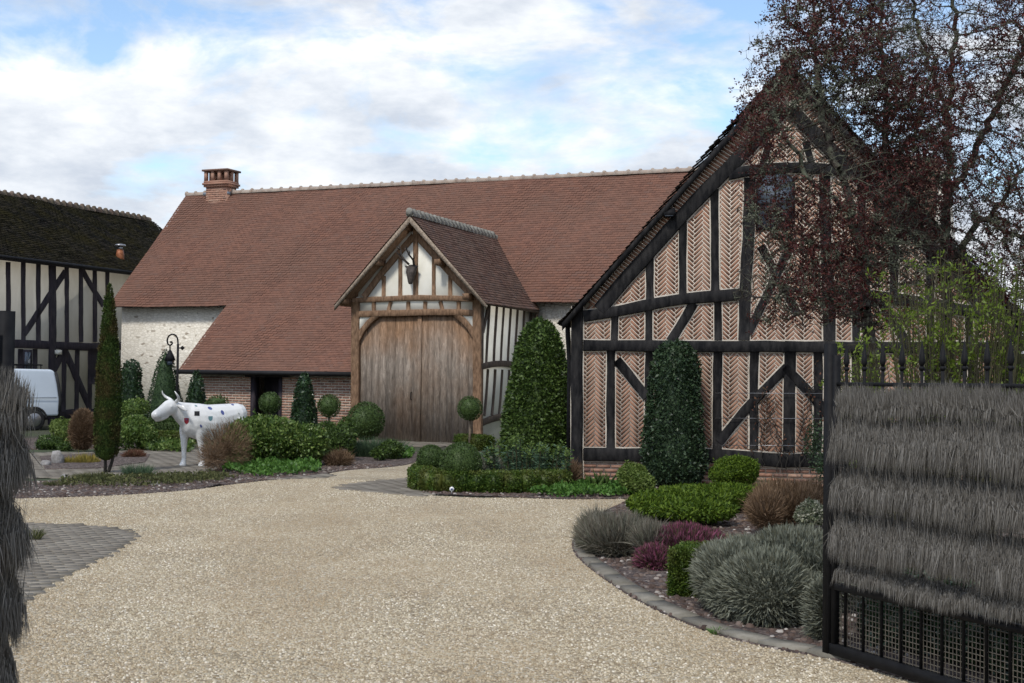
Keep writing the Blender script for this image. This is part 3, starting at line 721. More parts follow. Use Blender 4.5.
# loose stones on the drive and wood chips on the beds
def scatter(poly_test, box, n, smin, smax, z, mat, name, dens=None, flat=.6):
    x = RNG.uniform(box[0], box[1], n); y = box[2] + (box[3] - box[2]) * RNG.random(n) ** (dens or 1)
    ok = poly_test(x, y); x, y = x[ok], y[ok]; m = len(x)
    s = RNG.uniform(smin, smax, m); a = RNG.random(m) * 6.28; base = []
    R1 = s[:, None] * RNG.uniform(.65, 1.15, (m, 5)); th = a[:, None] + np.arange(5) * 6.283 / 5
    lo = np.stack([x[:, None] + np.cos(th) * R1, y[:, None] + np.sin(th) * R1, np.full((m, 5), z - .002)], 2)
    hh = (s * flat * RNG.uniform(.6, 1.3, m))[:, None]; R2 = R1 * .6
    hi = np.stack([x[:, None] + np.cos(th + .2) * R2, y[:, None] + np.sin(th + .2) * R2, z + hh * RNG.uniform(.8, 1.2, (m, 5))], 2)
    Vv = np.concatenate([lo, hi], 1).reshape(-1, 3); i = np.arange(m)[:, None] * 10
    mb = MB(); mb.add(Vv, np.concatenate([i + np.array([[j, (j + 1) % 5, 5 + (j + 1) % 5, 5 + j]]) for j in range(5)])); mb.f.append(i + np.array([[5, 6, 7, 8, 9]]))
    return tag(mb.build(name, mat), kind='stuff')
def vis(x, y): return np.abs(x) < y * .385 + .25
def inp(x, y, poly):
    c = np.zeros(len(x), bool); j = len(poly) - 1
    for i in range(len(poly)):
        xi, yi = poly[i][:2]; xj, yj = poly[j][:2]
        c ^= ((yi > y) != (yj > y)) & (x < (xj - xi) * (y - yi) / (yj - yi + 1e-12) + xi); j = i
    return c
g = scatter(lambda x, y: vis(x, y) & inp(x, y, gravel_poly) & ~inp(x, y, arc_poly), (-8, 4, 5.2, 23), 360000, .0048, .0125, 0.0, M['pebble'], 'gravel', 1.7)
tag(g, 'loose cream and tan stones covering the gravel drive', 'gravel')
g = scatter(lambda x, y: vis(x, y) & (inp(x, y, right_bed) | inp(x, y, bush_bed) | inp(x, y, isl_bed)), (-9, 7, 7, 27), 60000, .012, .035, .012, M['chip'], 'mulch', 1.3, .5)
tag(g, 'brown bark and stone chips spread over the planting beds', 'mulch')

# ------------------------------------------------------------------ the barn
BD = np.array([math.cos(math.radians(23)), -math.sin(math.radians(23))])
C0 = V(190, 195.5, 48.0)
BP = Plane(C0, BD); ZR = C0[2]
bn = BP.n; bd = BP.d
def solve_off(px, u0=0.0):
    lo, hi = 0.0, 12.0
    for _ in range(60):
        m = (lo + hi) / 2; p = BP.at(u0, 0, m); x = 512 + F * p[0] / p[1]
        if x > px: lo = m
        else: hi = m
    return lo
OFF_E = solve_off(112); Pe = BP.at(0, 0, OFF_E)
ZE = V(112, 305.5, Pe[1])[2]
def plane_at(off): return Plane(BP.P + bn * off, bd[:2])
PE = plane_at(OFF_E); U1 = PE.uz(232, 305)[0]
OFF_C = OFF_E + 2.45; PC = plane_at(OFF_C); ZC = PC.uz(260, 371.5)[1]
OFF_SW, OFF_BW = OFF_E - .35, OFF_C - .35
SW, BW = plane_at(OFF_SW), plane_at(OFF_BW)
OFF_P = np.dot(G(417, 443) - BP.P, bn); PP = plane_at(OFF_P)
u_pl = PP.uz(352, 440)[0]; u_pr = PP.uz(482, 440)[0]
BL = 25.0
print('barn', ZR, ZE, ZC, OFF_E, OFF_C, OFF_P, U1, u_pl, u_pr)
barn = thing('barn', 'long barn with a steep red tiled roof, pale rubble wall and timber framed entrance porch', 'barn', SW.at(u_pl, 0, 0))
# walls
for a_, b_ in ((.3, U1 + .6), (u_pr - .1, BL)):
    mb = MB(); slab(mb, SW, a_ - .22 if a_ < 1 else a_, b_, 0, ZE + .1, -.4, 0); mb.build('rubble_wall', M['rubble'], barn)
mb = MB(); slab(mb, plane_at(-OFF_SW), .3, BL, 0, ZE + .1, 0, .4); mb.build('rubble_wall', M['rubble'], barn)
gb = MB(); Lp = Plane(SW.at(.08, 0, 0) - bn * .001, -bn[:2])  # gable end walls
prism(gb, Lp, [(0.02, 0), (2 * OFF_SW - .02, 0), (2 * OFF_SW - .02, ZE), (OFF_SW, ZR - .2), (0.02, ZE)], 0, .35)
gb.build('gable_wall', M['rubble'], barn); gb = MB()
Lp2 = Plane(SW.at(BL - .3, 0, 0), -bn[:2]); prism(gb, Lp2, [(0.02, 0), (2 * OFF_SW - .02, 0), (2 * OFF_SW - .02, ZE), (OFF_SW, ZR - .2), (0.02, ZE)], 0, .35)
gb.build('gable_wall', M['rubble'], barn)
# brick wall under the low eave with the side doorway
du0, du1 = BW.uz(254, 400)[0], BW.uz(279, 400)[0]; dz1 = ZC - .16
mb = MB(); slab(mb, BW, U1 + .25, du0 - .10, 0, ZC, -.3, 0); mb.build('brick_backing', M['mortar'], barn); mb = MB(); slab(mb, BW, du1 + .10, u_pl, 0, ZC, -.3, 0); mb.build('brick_backing', M['mortar'], barn); mb = MB()
prism(mb, Plane(BW.at(U1 + .25, 0, 0), -bn[:2]), [(.31, 0), (OFF_BW - OFF_SW, 0), (OFF_BW - OFF_SW, ZE - .25), (.31, ZC + .05)], -.02, -.25)
mb.build('brick_backing', M['mortar'], barn)
mb = MB(); brick_course(mb, BW, U1 + .25, du0 - .10, .02, ZC - .1); mb.build('brick_wall', M['brick_red'], barn); mb = MB(); brick_course(mb, BW, du1 + .10, u_pl, .02, ZC - .1); mb.build('brick_wall', M['brick_red'], barn)
fr = MB(); slab(fr, BW, du0 - .10, du0, 0, dz1 + .002, -.25, .03); slab(fr, BW, du1, du1 + .10, 0, dz1 + .002, -.25, .031); slab(fr, BW, du0 - .3, du1 + .3, dz1, dz1 + .14, -.25, .04)
fr.build('door_frame', M['dark_oak'], barn)
dk = MB(); slab(dk, BW, du0 - .05, du1 + .05, .02, dz1 + .02, -.7, -.6); dk.build('dark_interior_panel', M['dark_oak'], barn)  # dark sheet set back in the open doorway, standing in for its shaded interior
# main roof
slopeM = unit(np.array([*(bn[:2] * OFF_E), ZE - ZR])); lenM = math.hypot(OFF_E, ZR - ZE)
slopeC = unit(np.array([*(bn[:2] * (OFF_C - OFF_E)), ZC - ZE])); lenC = math.hypot(OFF_C - OFF_E, ZE - ZC)
U = np.array([*bd[:2], 0]); O = np.array([*BP.P[:2], ZR]) - U * .14
rf = MB(); N1 = tile_roof(rf, O, U, slopeM, BL, lenM)
O2 = O + slopeM * lenM
N2 = tile_roof(rf, O2 - N1 * .004, U, slopeC, BL, lenC, clip=lambda s: (U1, u_pl + .12))
roof = rf.build('roof', M['tile_red'], barn)
dkb = MB(); deck(dkb, O, U, slopeM, .03, BL - .03, 0, lenM - .02, N1); deck(dkb, O2, U, slopeC, U1 + .03, u_pl + .1, .0, lenC - .02, N2, -.046, -.101)
backS = np.array([-slopeM[0], -slopeM[1], slopeM[2]]); Nb = np.cross(U, backS); Nb = Nb if Nb[2] > 0 else -Nb
deck(dkb, O, U, backS, .03, BL - .03, 0.03, lenM, Nb, .02, -.098)
dkb.build('roof_deck', M['dark_oak'], barn)
# rafter feet under the upper eave
for ua, ub in ((.4, U1 - .2), (u_pr + 1.0, u_pr + 4.5)):
    u = ua
    while u < ub: mb = MB(); slab(mb, SW, u, u + .09, ZE - .06, ZE + .02, 0, .30); mb.build('rafter_end', M['dark_oak'], barn); u += .42
mb = MB(); ridge_row(mb, O + np.array([0, 0, .02]), O + U * BL + np.array([0, 0, .02]), .085, .38); mb.build('ridge_tiles', M['ridge_pale'], barn)
mb = MB(); gz = O + U * .85 + Z * .06; mb.box(gz + U * .5 + slopeM * .1, (1.0, .35, .1), np.array([U, unit(np.cross(Z, U)), Z]).T); mb.build('flashing', M['zinc'], barn)
gt = MB(); gy = O2 + slopeC * lenC
gt.tube([gy + U * (U1 - .05) + bn * .05 - Z * .03, gy + U * (u_pl + .02) + bn * .05 - Z * .05], .065, 8)
gt.build('gutter', M['black'], barn)
fb = MB(); slab(fb, BW, U1 - .02, u_pl, ZC - .08, ZC + .03, .01, .27); fb.build('soffit_board', M['black'], barn)
# chimney
ch0 = plane_at(0); ca = V(203, 192, 48.0); uc0 = ch0.uz(205, 190)[0]; uc1 = ch0.uz(240, 190)[0]
ztop = ch0.uz(222, 170.5)[1]; hc = .47; um = (uc0 + uc1) / 2 - .05
def chbox(mb, du, z0, z1, dn=None):
    dn = du if dn is None else dn
    slab(mb, ch0, um - hc - du, um + hc + du, z0, z1, -(hc * .75) - dn, hc * .75 + dn)
zc1 = ch0.uz(222, 182)[1]
mb = MB(); chbox(mb, -.06, ZR - 1.2, zc1 - .2); mb_core = mb
brick_course(mb, plane_at(hc * .75 - .06), um - hc + .06, um + hc - .06, ZR - .5, zc1 - .2)
chimney = mb.build('chimney', M['brick_red'], roof)
for kk, dd in enumerate((.0, .035, .0)):
    mb = MB(); z0 = zc1 - .2 + kk * .07; slab(mb, ch0, um - hc - dd, um + hc + dd, z0, z0 + .066, -(hc * .75) - dd, hc * .75 + dd); mb.build('chimney_band', M['brick_red'], roof)
zb = zc1 + .012; zt = ztop - .06
for sx, sy in [(a_, b_) for a_ in (-1, -.33, .33, 1) for b_ in (-1, 1)] + [(-1, 0), (1, 0)]:
    if 1:
        mb = MB(); slab(mb, ch0, um + sx * (hc - .06) - .052, um + sx * (hc - .06) + .052, zb, zt, sy * (hc * .75 - .06) - .052, sy * (hc * .75 - .06) + .052); mb.build('chimney_pier', M['brick_red'], roof)
mb = MB(); slab(mb, ch0, um - hc - .05, um + hc + .05, zt, ztop, -(hc * .75) - .05, hc * .75 + .05); mb.build('chimney_cap', M['tile_brown'], roof)

# ---- porch
PPo = plane_at(OFF_P + .45)
ua, za = PPo.uz(409.5, 215); ule, zle = PPo.uz(335.5, 303.5); ure, zre = PPo.uz(485, 302)
zeave = (zle + zre) / 2; hwp = (ure - ule) / 2; ua = (ure + ule) / 2
offA = (ZR - za) / ((ZR - ZE) / OFF_E)     # where the porch ridge meets the big roof
zw = PP.uz(417, 300)[1]; print('porch', ua, za, zeave, hwp, offA)
porch_top = OFF_P + .45
mb = MB()
wallz = za - .25 - (abs(0)) 
tanp = (za - zeave) / hwp
uL, uR = PP.uz(357, 380)[0], PP.uz(477.5, 380)[0]
doorz = PP.uz(417, 315)[1]; dl_, dr_ = PP.uz(358.5, 380)[0], PP.uz(473, 380)[0]
prism(mb, PP, [(uL, doorz + .0), (uR, doorz), (uR, za - tanp * (uR - ua) - .08), (ua, za - .12), (uL, za - tanp * (ua - uL) - .08)], -.12, 0)
mb.build('plaster_panel', M['plaster'], barn)
rfp = MB(); dk2 = MB()
for sgn in (-1, 1):
    O_ = np.array([*(BP.at(ua, 0, porch_top)[:2]), za]); U_ = -bn; S_ = unit(np.array([*(bd[:2] * sgn * hwp), zeave - za])); ln_ = math.hypot(hwp, za - zeave)
    N_ = tile_roof(rfp, O_, U_, S_, porch_top - offA - .0, ln_, tw=.16, g=.10, clip=(lambda s: (0, porch_top - offA - s / ln_ * (OFF_E - offA) * .98)), sag=.010)
    deck(dk2, O_, U_, S_, .02, porch_top - OFF_E - .1, .01, ln_ - .02, N_)
proof = rfp.build('porch_roof', M['tile_brown'], barn); dk2.build('roof_deck', M['brown_oak'], proof)
mb = MB(); A = np.array([*BP.at(ua, 0, porch_top)[:2], za + .02]); B = np.array([*BP.at(ua, 0, offA)[:2], za - .05]); ridge_row(mb, A, B, .115, .24); mb.build('ridge_tiles', M['ridge_grey'], proof)
def tp(name, pts, w, mat='brown_oak', **k): return timber(name, M[mat], barn, PP, pts, w, **k)
tp('post', [(356, 302), (355.5, 443)], .23, proud=.07); tp('post', [(477.5, 300), (478, 443)], .23, proud=.07)
tp('beam', [(353, 300.5), (385, 299), (415, 297.6), (445, 298), (480, 299.5)], .14, proud=.06)
tp('beam', [(354, 314.5), (400, 313), (440, 312), (480, 313)], .16, proud=.055)
for (xa, xb) in ((374, 374), (391, 388.5), (408.5, 408.5), (425.5, 425.5), (440.5, 443), (459, 459)): tp('short_stud', [(xa, 301.5), (xb, 311)], .10, proud=.04)
tp('king_post', [(416, 228), (416, 296)], .13, proud=.045)
tp('principal_rafter', [(364, 297), (386, 268), (414, 236)], .17, proud=.05); tp('principal_rafter', [(417, 236), (446, 268), (474, 297)], .17, proud=.05)
for xs, y0 in ((384, 276), (400.5, 256), (434, 257), (450.5, 276)): tp('stud', [(xs, y0), (xs, 296)], .105, proud=.04)
tp('corner_brace', [(357.5, 340), (361, 330), (368, 321), (378, 315)], .15, proud=.045); tp('corner_brace', [(475.5, 336), (471, 327), (465, 319), (456, 314.5)], .15, proud=.045)
# spandrel plaster behind the corner braces
mb = MB(); prism(mb, PP, [tuple(PP.uz(*q)) for q in ((357, 315), (357, 340), (361, 330), (368, 321), (378, 315))], -.055, .012); mb.build('spandrel', M['plaster'], barn)
mb = MB(); prism(mb, PP, [tuple(PP.uz(*q)) for q in ((477, 315), (456, 314.5), (465, 319), (471, 327), (476, 338))], -.055, .012); mb.build('spandrel', M['plaster'], barn)
for sgn in (-1, 1):   # bargeboards
    mb = MB(); a = (ua, za - .03); b = (ua + sgn * (hwp + .03), zeave - .05)
    prism(mb, PPo, [a, (a[0], a[1] - .17), (b[0], b[1] - .13), b], -.03, .012); mb.build('bargeboard', M['grey_oak'], barn)
for x, y in ((350, 301), (383, 263), (410, 228), (444, 263), (472, 297)):
    u_, z_ = PP.uz(x, y); mb = MB(); slab(mb, PP, u_ - .08, u_ + .08, z_ - .09, z_ + .07, -.1, .42); mb.build('purlin_end', M['brown_oak'], barn)
# doors
dp = MB(); 
xs = np.linspace(dl_, dr_, 15); mid = PP.uz(418.5, 380)[0]
leafs = []
for (a, b) in ((dl_, mid - .004), (mid + .004, dr_)):
    mb = MB(); n_ = 8; w_ = (b - a) / n_
    cuts = a + np.concatenate([[0], np.cumsum(RNG.uniform(.7, 1.3, n_))]); cuts = a + (cuts - a) / (cuts[-1] - a) * (b - a)
    for i in range(n_): slab(mb, PP, cuts[i] + .003, cuts[i + 1] - .003, .03, doorz + .02, -.10, -.06 + RNG.uniform(-.004, .004))
    slab(mb, PP, a, b, .03, doorz + .02, -.14, -.101)
    leafs.append(mb.build('door', M['door'], barn))
mb = MB(); slab(mb, PP, mid - .055, mid + .055, .04, doorz, -.058, -.015); mb.build('door_batten', M['door'], leafs[1])
u_, z_ = PP.uz(410.5, 396); mb = MB(); mb.tube([PP.at(u_, z_ + .1, -.05), PP.at(u_, z_ + .08, .0), PP.at(u_ + .01, z_, .012), PP.at(u_, z_ - .08, .0), PP.at(u_, z_ - .1, -.05)], .012, 6); mb.build('handle', M['iron'], leafs[0])
mb = MB(); slab(mb, PP, dl_, dr_, 0, .03, -.2, .05); mb.build('door_sill', M['kerb'], barn)
# porch side walls
for uS, sg in ((uR + .06, 1), (uL - .06, -1)):
    depth = OFF_P - OFF_SW
    if sg > 0: SP = Plane(PP.at(uS, 0, 0), -bn[:2])
    else: SP = Plane(SW.at(uS, 0, 0), bn[:2])
    f0 = (lambda t: t) if sg > 0 else (lambda t: depth - t)
    lo_z = 0 if sg > 0 else ZC - .2
    mb = MB(); slab(mb, SP, .0, depth, 0, zeave + .2, -.12, 0); mb.build('plaster_panel', M['plaster'], barn)
    if sg < 0: continue
    # curved studs, rails
    n_ = 7
    for i in range(n_):
        t0 = .42 + i * (depth - .5) / (n_ - 1) * .97; bow = -.13 * (1 if i < 5 else .6)
        timber('stud', M['side_oak'], barn, SP, [(t0 + .12, zeave + .1), (t0 + .06, zeave - .5), (t0 - .05, zeave - 1.1), (t0 - .06, 2.1)], .085, uz=True)
        timber('stud', M['side_oak'], barn, SP, [(t0 + .05, 1.95), (t0 - .0, 1.4), (t0 - .14, .75)], .085, uz=True)
    timber('rail', M['side_oak'], barn, SP, [(0, 2.0), (.8, 2.1), (1.8, 2.12), (depth, 2.0)], .16, uz=True, proud=.045)
    timber('rail', M['side_oak'], barn, SP, [(0, .55), (.9, .68), (1.8, .72), (depth, .66)], .17, uz=True, proud=.045)
    timber('post', M['side_oak'], barn, SP, [(.06, 0), (.06, zeave)], .14, uz=True, proud=.05)
    timber('brace', M['side_oak'], barn, SP, [(.12, zeave - .75), (.28, zeave - .3), (.55, zeave + .05)], .10, uz=True, proud=.05)
    mb = MB(); a = SP.at(-.4, zeave - .02, .28); b = SP.at(depth - .2, zeave - .05, .28); mb.tube([a, b], .05, 8)
    mb.tube([b, SP.at(depth - .12, zeave - .2, .2), SP.at(depth - .1, zeave - .6, .08), SP.at(depth - .1, .2, .08)], .045, 8); mb.build('gutter', M['copper'] if 0 else M['side_oak'], barn)

# ------------------------------------------------------------------ brick and timber gable house on the right
g0 = G(578, 481.5); GA = math.radians(15)
GP = Plane(g0, (math.cos(GA), -math.sin(GA)))
def gp_at(off): return Plane(GP.P + GP.n * off, GP.d[:2])
OH = .20; GPo = gp_at(OH)
uGa, zGa = GPo.uz(787, 63); uGl, zGl = GPo.uz(562, 320)
hwg = uGa - uGl; tang = (zGa - zGl) / hwg; GLEN = 9.0
uW0 = GP.uz(572, 400)[0]; uW1 = 2 * uGa - uW0
print('gable', uGa, zGa, uGl, zGl, math.degrees(math.atan(tang)), uW0)
house = thing('timber_house', 'gable end of black oak timbers filled with pink herringbone brick, half hidden by plum trees', 'house', GP.at(uGa, 0, 0))
roofz = lambda u: zGa - tang * abs(u - uGa)
mb = MB(); prism(mb, GP, [(uW0, 0), (uW1, 0), (uW1, roofz(uW1) - .1), (uGa, zGa - .12), (uW0, roofz(uW0) - .1)], -.3, 0); mb.build('wall', M['mortar'], house)
zs0 = GP.uz(640, 461)[1]; zs1 = GP.uz(640, 449)[1]
# winding line of the principal rafter: (px) -> used to keep herringbone inside
raf_px = [(600, 310), (608, 298), (620, 284), (642, 261), (663, 238), (685, 212), (702, 195), (719, 178), (740, 157), (762, 135), (786, 108)]
raf = np.array([GP.uz(*p) for p in raf_px]); rafz = lambda u: np.interp(uGa - abs(uGa - u), raf[:, 0], raf[:, 1])
hb = MB(); W_, g_ = .0385, .0135; Lb = 4 * (W_ + g_) - g_; cs = W_ + g_; ca45 = math.sqrt(.5)
nmax = int(9 / cs)
for i in range(-nmax, nmax):
    for j in range(-nmax, nmax):
        m_ = (i - j) % 8
        if m_ == 0: cx, cy, an = (i + 2) * cs, (j + .5) * cs, 0
        elif m_ == 7: cx, cy, an = (i + .5) * cs, (j + 2) * cs, math.pi / 2
        else: continue
        u_ = (cx - cy) * ca45 + uGa; z_ = (cx + cy) * ca45 + 3.2
        if u_ < uW0 + .05 or u_ > uW1 - .05 or z_ < zs1 - .05 or z_ > roofz(u_) - .2: continue
        edge = uGa - abs(uGa - u_)
        if z_ > rafz(u_) and edge > raf[0, 0]: continue
        brick(hb, GP, np.array([u_, z_]), an + math.pi / 4, Lb, W_, 0, .003 + RNG.uniform(0, .002))
hb.build('herringbone_brick', M['brick_pink'], house)
pb = MB(); brick_course(pb, GP, uW0 + .1, uW1 - .1, .02, zs0 + .06); pb.build('brick_plinth', M['brick_red'], house)
sb = MB(); strip = MB()
for sgn in (-1, 1):     # soldier bricks laid square to the verge
    dv = unit(np.array([-sgn * -1.0, 0])) ; a = np.array([uGa + sgn * (hwg - .35), roofz(uGa + sgn * (hwg - .35))]); b = np.array([uGa, zGa]); t = unit(b - a); nrm_ = np.array([-t[1], t[0]]) * (-1 if sgn < 0 else 1)
    Lr = np.linalg.norm(b - a); c0 = .05; wv = .36; s_ = .0
    vv = [GP.at(*(a + nrm_ * c0), .0075), GP.at(*(b + nrm_ * c0), .0075), GP.at(*(b + nrm_ * (c0 + wv)), .0075), GP.at(*(a + nrm_ * (c0 + wv)), .0075)]
    strip.add(vv, [(0, 1, 2, 3) if sgn < 0 else (3, 2, 1, 0)])
    k = 0
    while s_ < Lr - .1:
        c = a + t * s_ + nrm_ * .20
        if c[1] > zs1: brick(sb, GP, c, math.atan2(t[1], t[0]) + math.pi / 2 - sgn * .15, .21, .043, .005, .011 + RNG.uniform(0, .002))
        s_ += .060
sb.build('verge_brick', M['brick_pink'], house)
def gt_(name, pts, w, mirror=True, **k):
    o = timber(name, M['black_oak'], house, GP, pts, w, strip=strip, wob=.009, **k)
    if mirror:
        q = [GP.uz(*p) for p in pts]; q = [(2 * uGa - u, z) for u, z in q]
        timber(name, M['black_oak'], house, GP, q, w, uz=True, strip=strip, wob=.009, **k)
    return o
gt_('post', [(578, 306), (577, 400), (577.5, 483)], .185, proud=.075)
gt_('tie_beam', [(584, 316.5), (605, 314.5), (632, 309), (655, 302.5), (680, 298.5), (710, 297), (746, 294)], .185, proud=.05)
gt_('principal_rafter', raf_px, .225, proud=.055, mirror=True)
gt_('collar_beam', [(729, 175), (745, 170.5), (765, 168.5), (787, 168)], .17, proud=.05)
gt_('wall_post', [(750, 178), (749, 230), (745, 290), (744, 340)], .18, proud=.045)
gt_('stud', [(650, 256), (650, 300)], .125); gt_('stud', [(683, 219), (683, 297)], .12); gt_('stud', [(714.5, 189), (715.5, 296)], .13)
gt_('stud', [(769, 143), (763, 165)], .11)
gt_('stud', [(615, 314), (614.5, 340)], .11); gt_('stud', [(649, 306), (649, 340)], .115); gt_('stud', [(718, 300), (718, 340)], .115)
gt_('brace', [(671, 341), (683, 322), (694, 303)], .15)
gt_('brace', [(761, 246), (778, 278), (797, 313)], .13, mirror=False, proud=.03)
gt_('brace', [(794, 240), (770, 288), (748, 333)], .13, mirror=False, proud=.036)
gt_('stud', [(832, 296), (831, 340)], .13, mirror=False)
gt_('wall_plate', [(584, 345.5), (700, 346.5), (787, 346.6)], .178, proud=.055)
gt_('sill_beam', [(584, 454.5), (650, 455), (700, 455), (740, 457), (787, 461)], .215, proud=.06)
for x in (611, 649.5, 717.5, 754): gt_('stud', [(x + .5, 350), (x - .5, 400), (x, 449)], .14)
timber('stud', M['black_oak'], house, GP, [(790, 350), (789, 452)], .18, strip=strip)
gt_('brace', [(617, 360), (632, 378), (647, 397)], .15); gt_('brace', [(719, 442), (750, 404), (787, 367)], .15)
strip.build('mortar_line', M['mortar'], house)
# arched window under the collar
w0, w1 = GP.uz(758, 200)[0], GP.uz(793, 200)[0]; wz1 = GP.uz(775, 174)[1]; wz0 = GP.uz(775, 228)[1]; wm, wr = (w0 + w1) / 2, (w1 - w0) / 2
poly = [(w0, wz0), (w1, wz0)] + [(wm + wr * math.cos(a), wz1 - wr * .55 + wr * .55 * math.sin(a)) for a in np.linspace(0, math.pi, 12)]
win = thing('x', '', '', (0, 0, 0)); bpy.data.objects.remove(win)
mb = MB(); prism(mb, GP, [(wm + (u - wm) * 1.12, (z - wz0) * 1.05 + wz0 - .03) for u, z in poly], .004, .03); wf = mb.build('window', M['black_oak'], house)
mb = MB(); prism(mb, GP, poly, .031, .034); mb.build('pane', M['glass'], wf)
for a_, b_ in (((wm, wz0), (wm, wz1)), ((w0, (wz0 + wz1) / 2 - .05), (w1, (wz0 + wz1) / 2 - .05))):
    d_ = .014; mb = MB()
    slab(mb, GP, min(a_[0], b_[0]) - (d_ if a_[0] == b_[0] else 0), max(a_[0], b_[0]) + (d_ if a_[0] == b_[0] else 0), a_[1] - (d_ if a_[1] == b_[1] else 0), b_[1] + (d_ if a_[1] == b_[1] else 0), .035, .05 + (.002 if a_[0] == b_[0] else 0)); mb.build('glazing_bar', M['black_oak'], wf)
# roof of the house
gr = MB(); gd = MB()
for sgn in (-1, 1):
    O_ = np.array([*GPo.at(uGa, 0, 0)[:2], zGa]); U_ = -GP.n; S_ = unit(GP.d * sgn * hwg + Z * (zGl - zGa)); ln_ = math.hypot(hwg, zGa - zGl)
    N_ = tile_roof(gr, O_, U_, S_, GLEN, ln_, tw=.17, g=.105, th=.022, sag=.02); deck(gd, O_, U_, S_, .03, GLEN - .03, 0, ln_ - .02, N_, -.055, -.09)
groof = gr.build('roof', M['tile_moss'], house); gd.build('roof_deck', M['black_oak'], groof)
mb = MB(); ridge_row(mb, GPo.at(uGa, zGa + .02, 0), GPo.at(uGa, zGa + .02, 0) - GP.n * GLEN, .12, .35); mb.build('ridge_tiles', M['ridge_grey'], groof)
for sgn in (-1, 1):
    mb = MB(); e = uGa + sgn * (hwg + .0); prism(mb, GPo, [(uGa, zGa - .05), (uGa, zGa - .19), (e, zGl - .17), (e, zGl - .05)], -.05, -.005); mb.build('bargeboard', M['black_oak'], house)
    SPg = Plane(GP.at(uW0 if sgn < 0 else uW1, 0, 0), -GP.n[:2]) if sgn > 0 else Plane(GP.at(uW0, 0, -GLEN + OH), GP.n[:2])
    mb = MB(); slab(mb, SPg, .31 if sgn > 0 else 0, GLEN - OH - (.31 if sgn < 0 else 0), 0, roofz(uW0) - .1, -.28, 0); mb.build('side_wall', M['mortar'], house)
    mb = MB(); mb.tube([GP.at(uGa + sgn * (hwg + .04), zGl - .04, OH - .1), GP.at(uGa + sgn * (hwg + .04), zGl - .04, -GLEN + OH)], .055, 8); mb.build('gutter', M['iron'], house)
mb = MB(); prism(mb, gp_at(-GLEN + OH + .3), [(uW0, 0), (uW1, 0), (uW1, roofz(uW1) - .1), (uGa, zGa - .12), (uW0, roofz(uW0) - .1)], -.3, 0); mb.build('back_wall', M['mortar'], house)
# downpipe with swan neck at the left corner
a = GP.at(uGl + .02, zGl - .05, -.15); b = GP.at(uW0 - .09, zGl - .75, -.2); mb = MB()
mb.tube([a, a - Z * .14, a * .45 + b * .55 - Z * .02, b, b - Z * .3, GP.at(uW0 - .09, .1, -.2)], .042, 8); mb.build('downpipe', M['iron'], house, smooth=True)
# floodlight under the verge
c = GP.uz(671, 214); sp_ = thing('floodlight', 'small black floodlight fixed to the verge bricks below the black bargeboard', 'floodlight', GP.at(c[0], c[1], .02))
R_ = np.array([GP.d, GP.n, Z]).T; tl = np.array([[1, 0, 0], [0, .94, .34], [0, -.34, .94]])
mb = MB(); mb.box(GP.at(c[0], c[1], .15), (.17, .09, .13), R_ @ tl.T); mb.build('housing', M['iron'], sp_)
mb = MB(); mb.tube([GP.at(c[0], c[1], .01), GP.at(c[0], c[1], .11)], .018, 6); mb.build('bracket', M['iron'], sp_)
mb = MB(); mb.box(GP.at(c[0], c[1] - .015, .198), (.13, .008, .09), R_ @ tl.T); mb.build('lens', M['glass'], sp_)
# wires for climbers
for k, y in enumerate((393, 418, 445)):
    a = GP.uz(716, y); b = GP.uz(823, y + .5); mb = MB(); mb.tube([GP.at(*a, .10), GP.at(*b, .10)], .005, 5); mb.build('trellis_wire', M['steel'], house)

# ------------------------------------------------------------------ dark roofed timber building on the left
LPn = Plane((-14.85, 46), (-bn[0], -bn[1])) if 0 else Plane((-14.85, 46), (.3907, .9205))
LP = LPn; T0, T1 = -14.0, 8.7
zLe = LP.uz(60, 265.5)[1]; wL = 3.3
lq = lambda x, y: LP.uz(x, y)
# ridge height from the photo's left edge
rp = Plane(LP.P - LP.n * wL, LP.d[:2]); zLr = rp.uz(60, 205)[1]
print('left', zLe, zLr)
lb = thing('timber_building', 'cream plastered timber building under a mossy black roof behind the white van', 'building', LP.at(0, 0, 0))
mb = MB(); prism(mb, Plane(LP.at(T1, 0, 0), -LP.n[:2]) if 0 else Plane(LP.at(T1, 0, 0), LP.n[:2]), [(0, 0), (-2 * wL, 0), (-2 * wL, zLe), (-wL, zLr - .15), (0, zLe)], -.25, 0) if 0 else None
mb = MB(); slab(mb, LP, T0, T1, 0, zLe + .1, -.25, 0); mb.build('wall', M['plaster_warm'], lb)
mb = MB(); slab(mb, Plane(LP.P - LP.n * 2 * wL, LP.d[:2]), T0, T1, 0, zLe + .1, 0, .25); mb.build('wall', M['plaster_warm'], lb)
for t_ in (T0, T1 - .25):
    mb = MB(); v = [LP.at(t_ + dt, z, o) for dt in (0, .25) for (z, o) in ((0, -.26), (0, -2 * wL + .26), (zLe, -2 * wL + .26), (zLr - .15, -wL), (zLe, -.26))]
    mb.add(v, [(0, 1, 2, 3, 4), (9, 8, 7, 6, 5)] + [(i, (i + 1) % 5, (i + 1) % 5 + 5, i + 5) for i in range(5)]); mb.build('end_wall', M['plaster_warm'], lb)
mb = MB(); md = MB(); run = wL + .45; zf = zLe + .02
for sgn in (1, -1):
    O_ = LP.at(T0 - .3, zLr, -wL); S_ = unit(LP.n * sgn * run + Z * (zf - zLr)); ln_ = math.hypot(run, zLr - zf)
    N_ = tile_roof(mb, O_, LP.d, S_, T1 - T0 + .6, ln_, tw=.18, g=.12, th=.03, sag=.03, jit=.012); deck(md, O_, LP.d, S_, .02, T1 - T0 + .55, 0, ln_ - .02, N_, -.08, -.14)
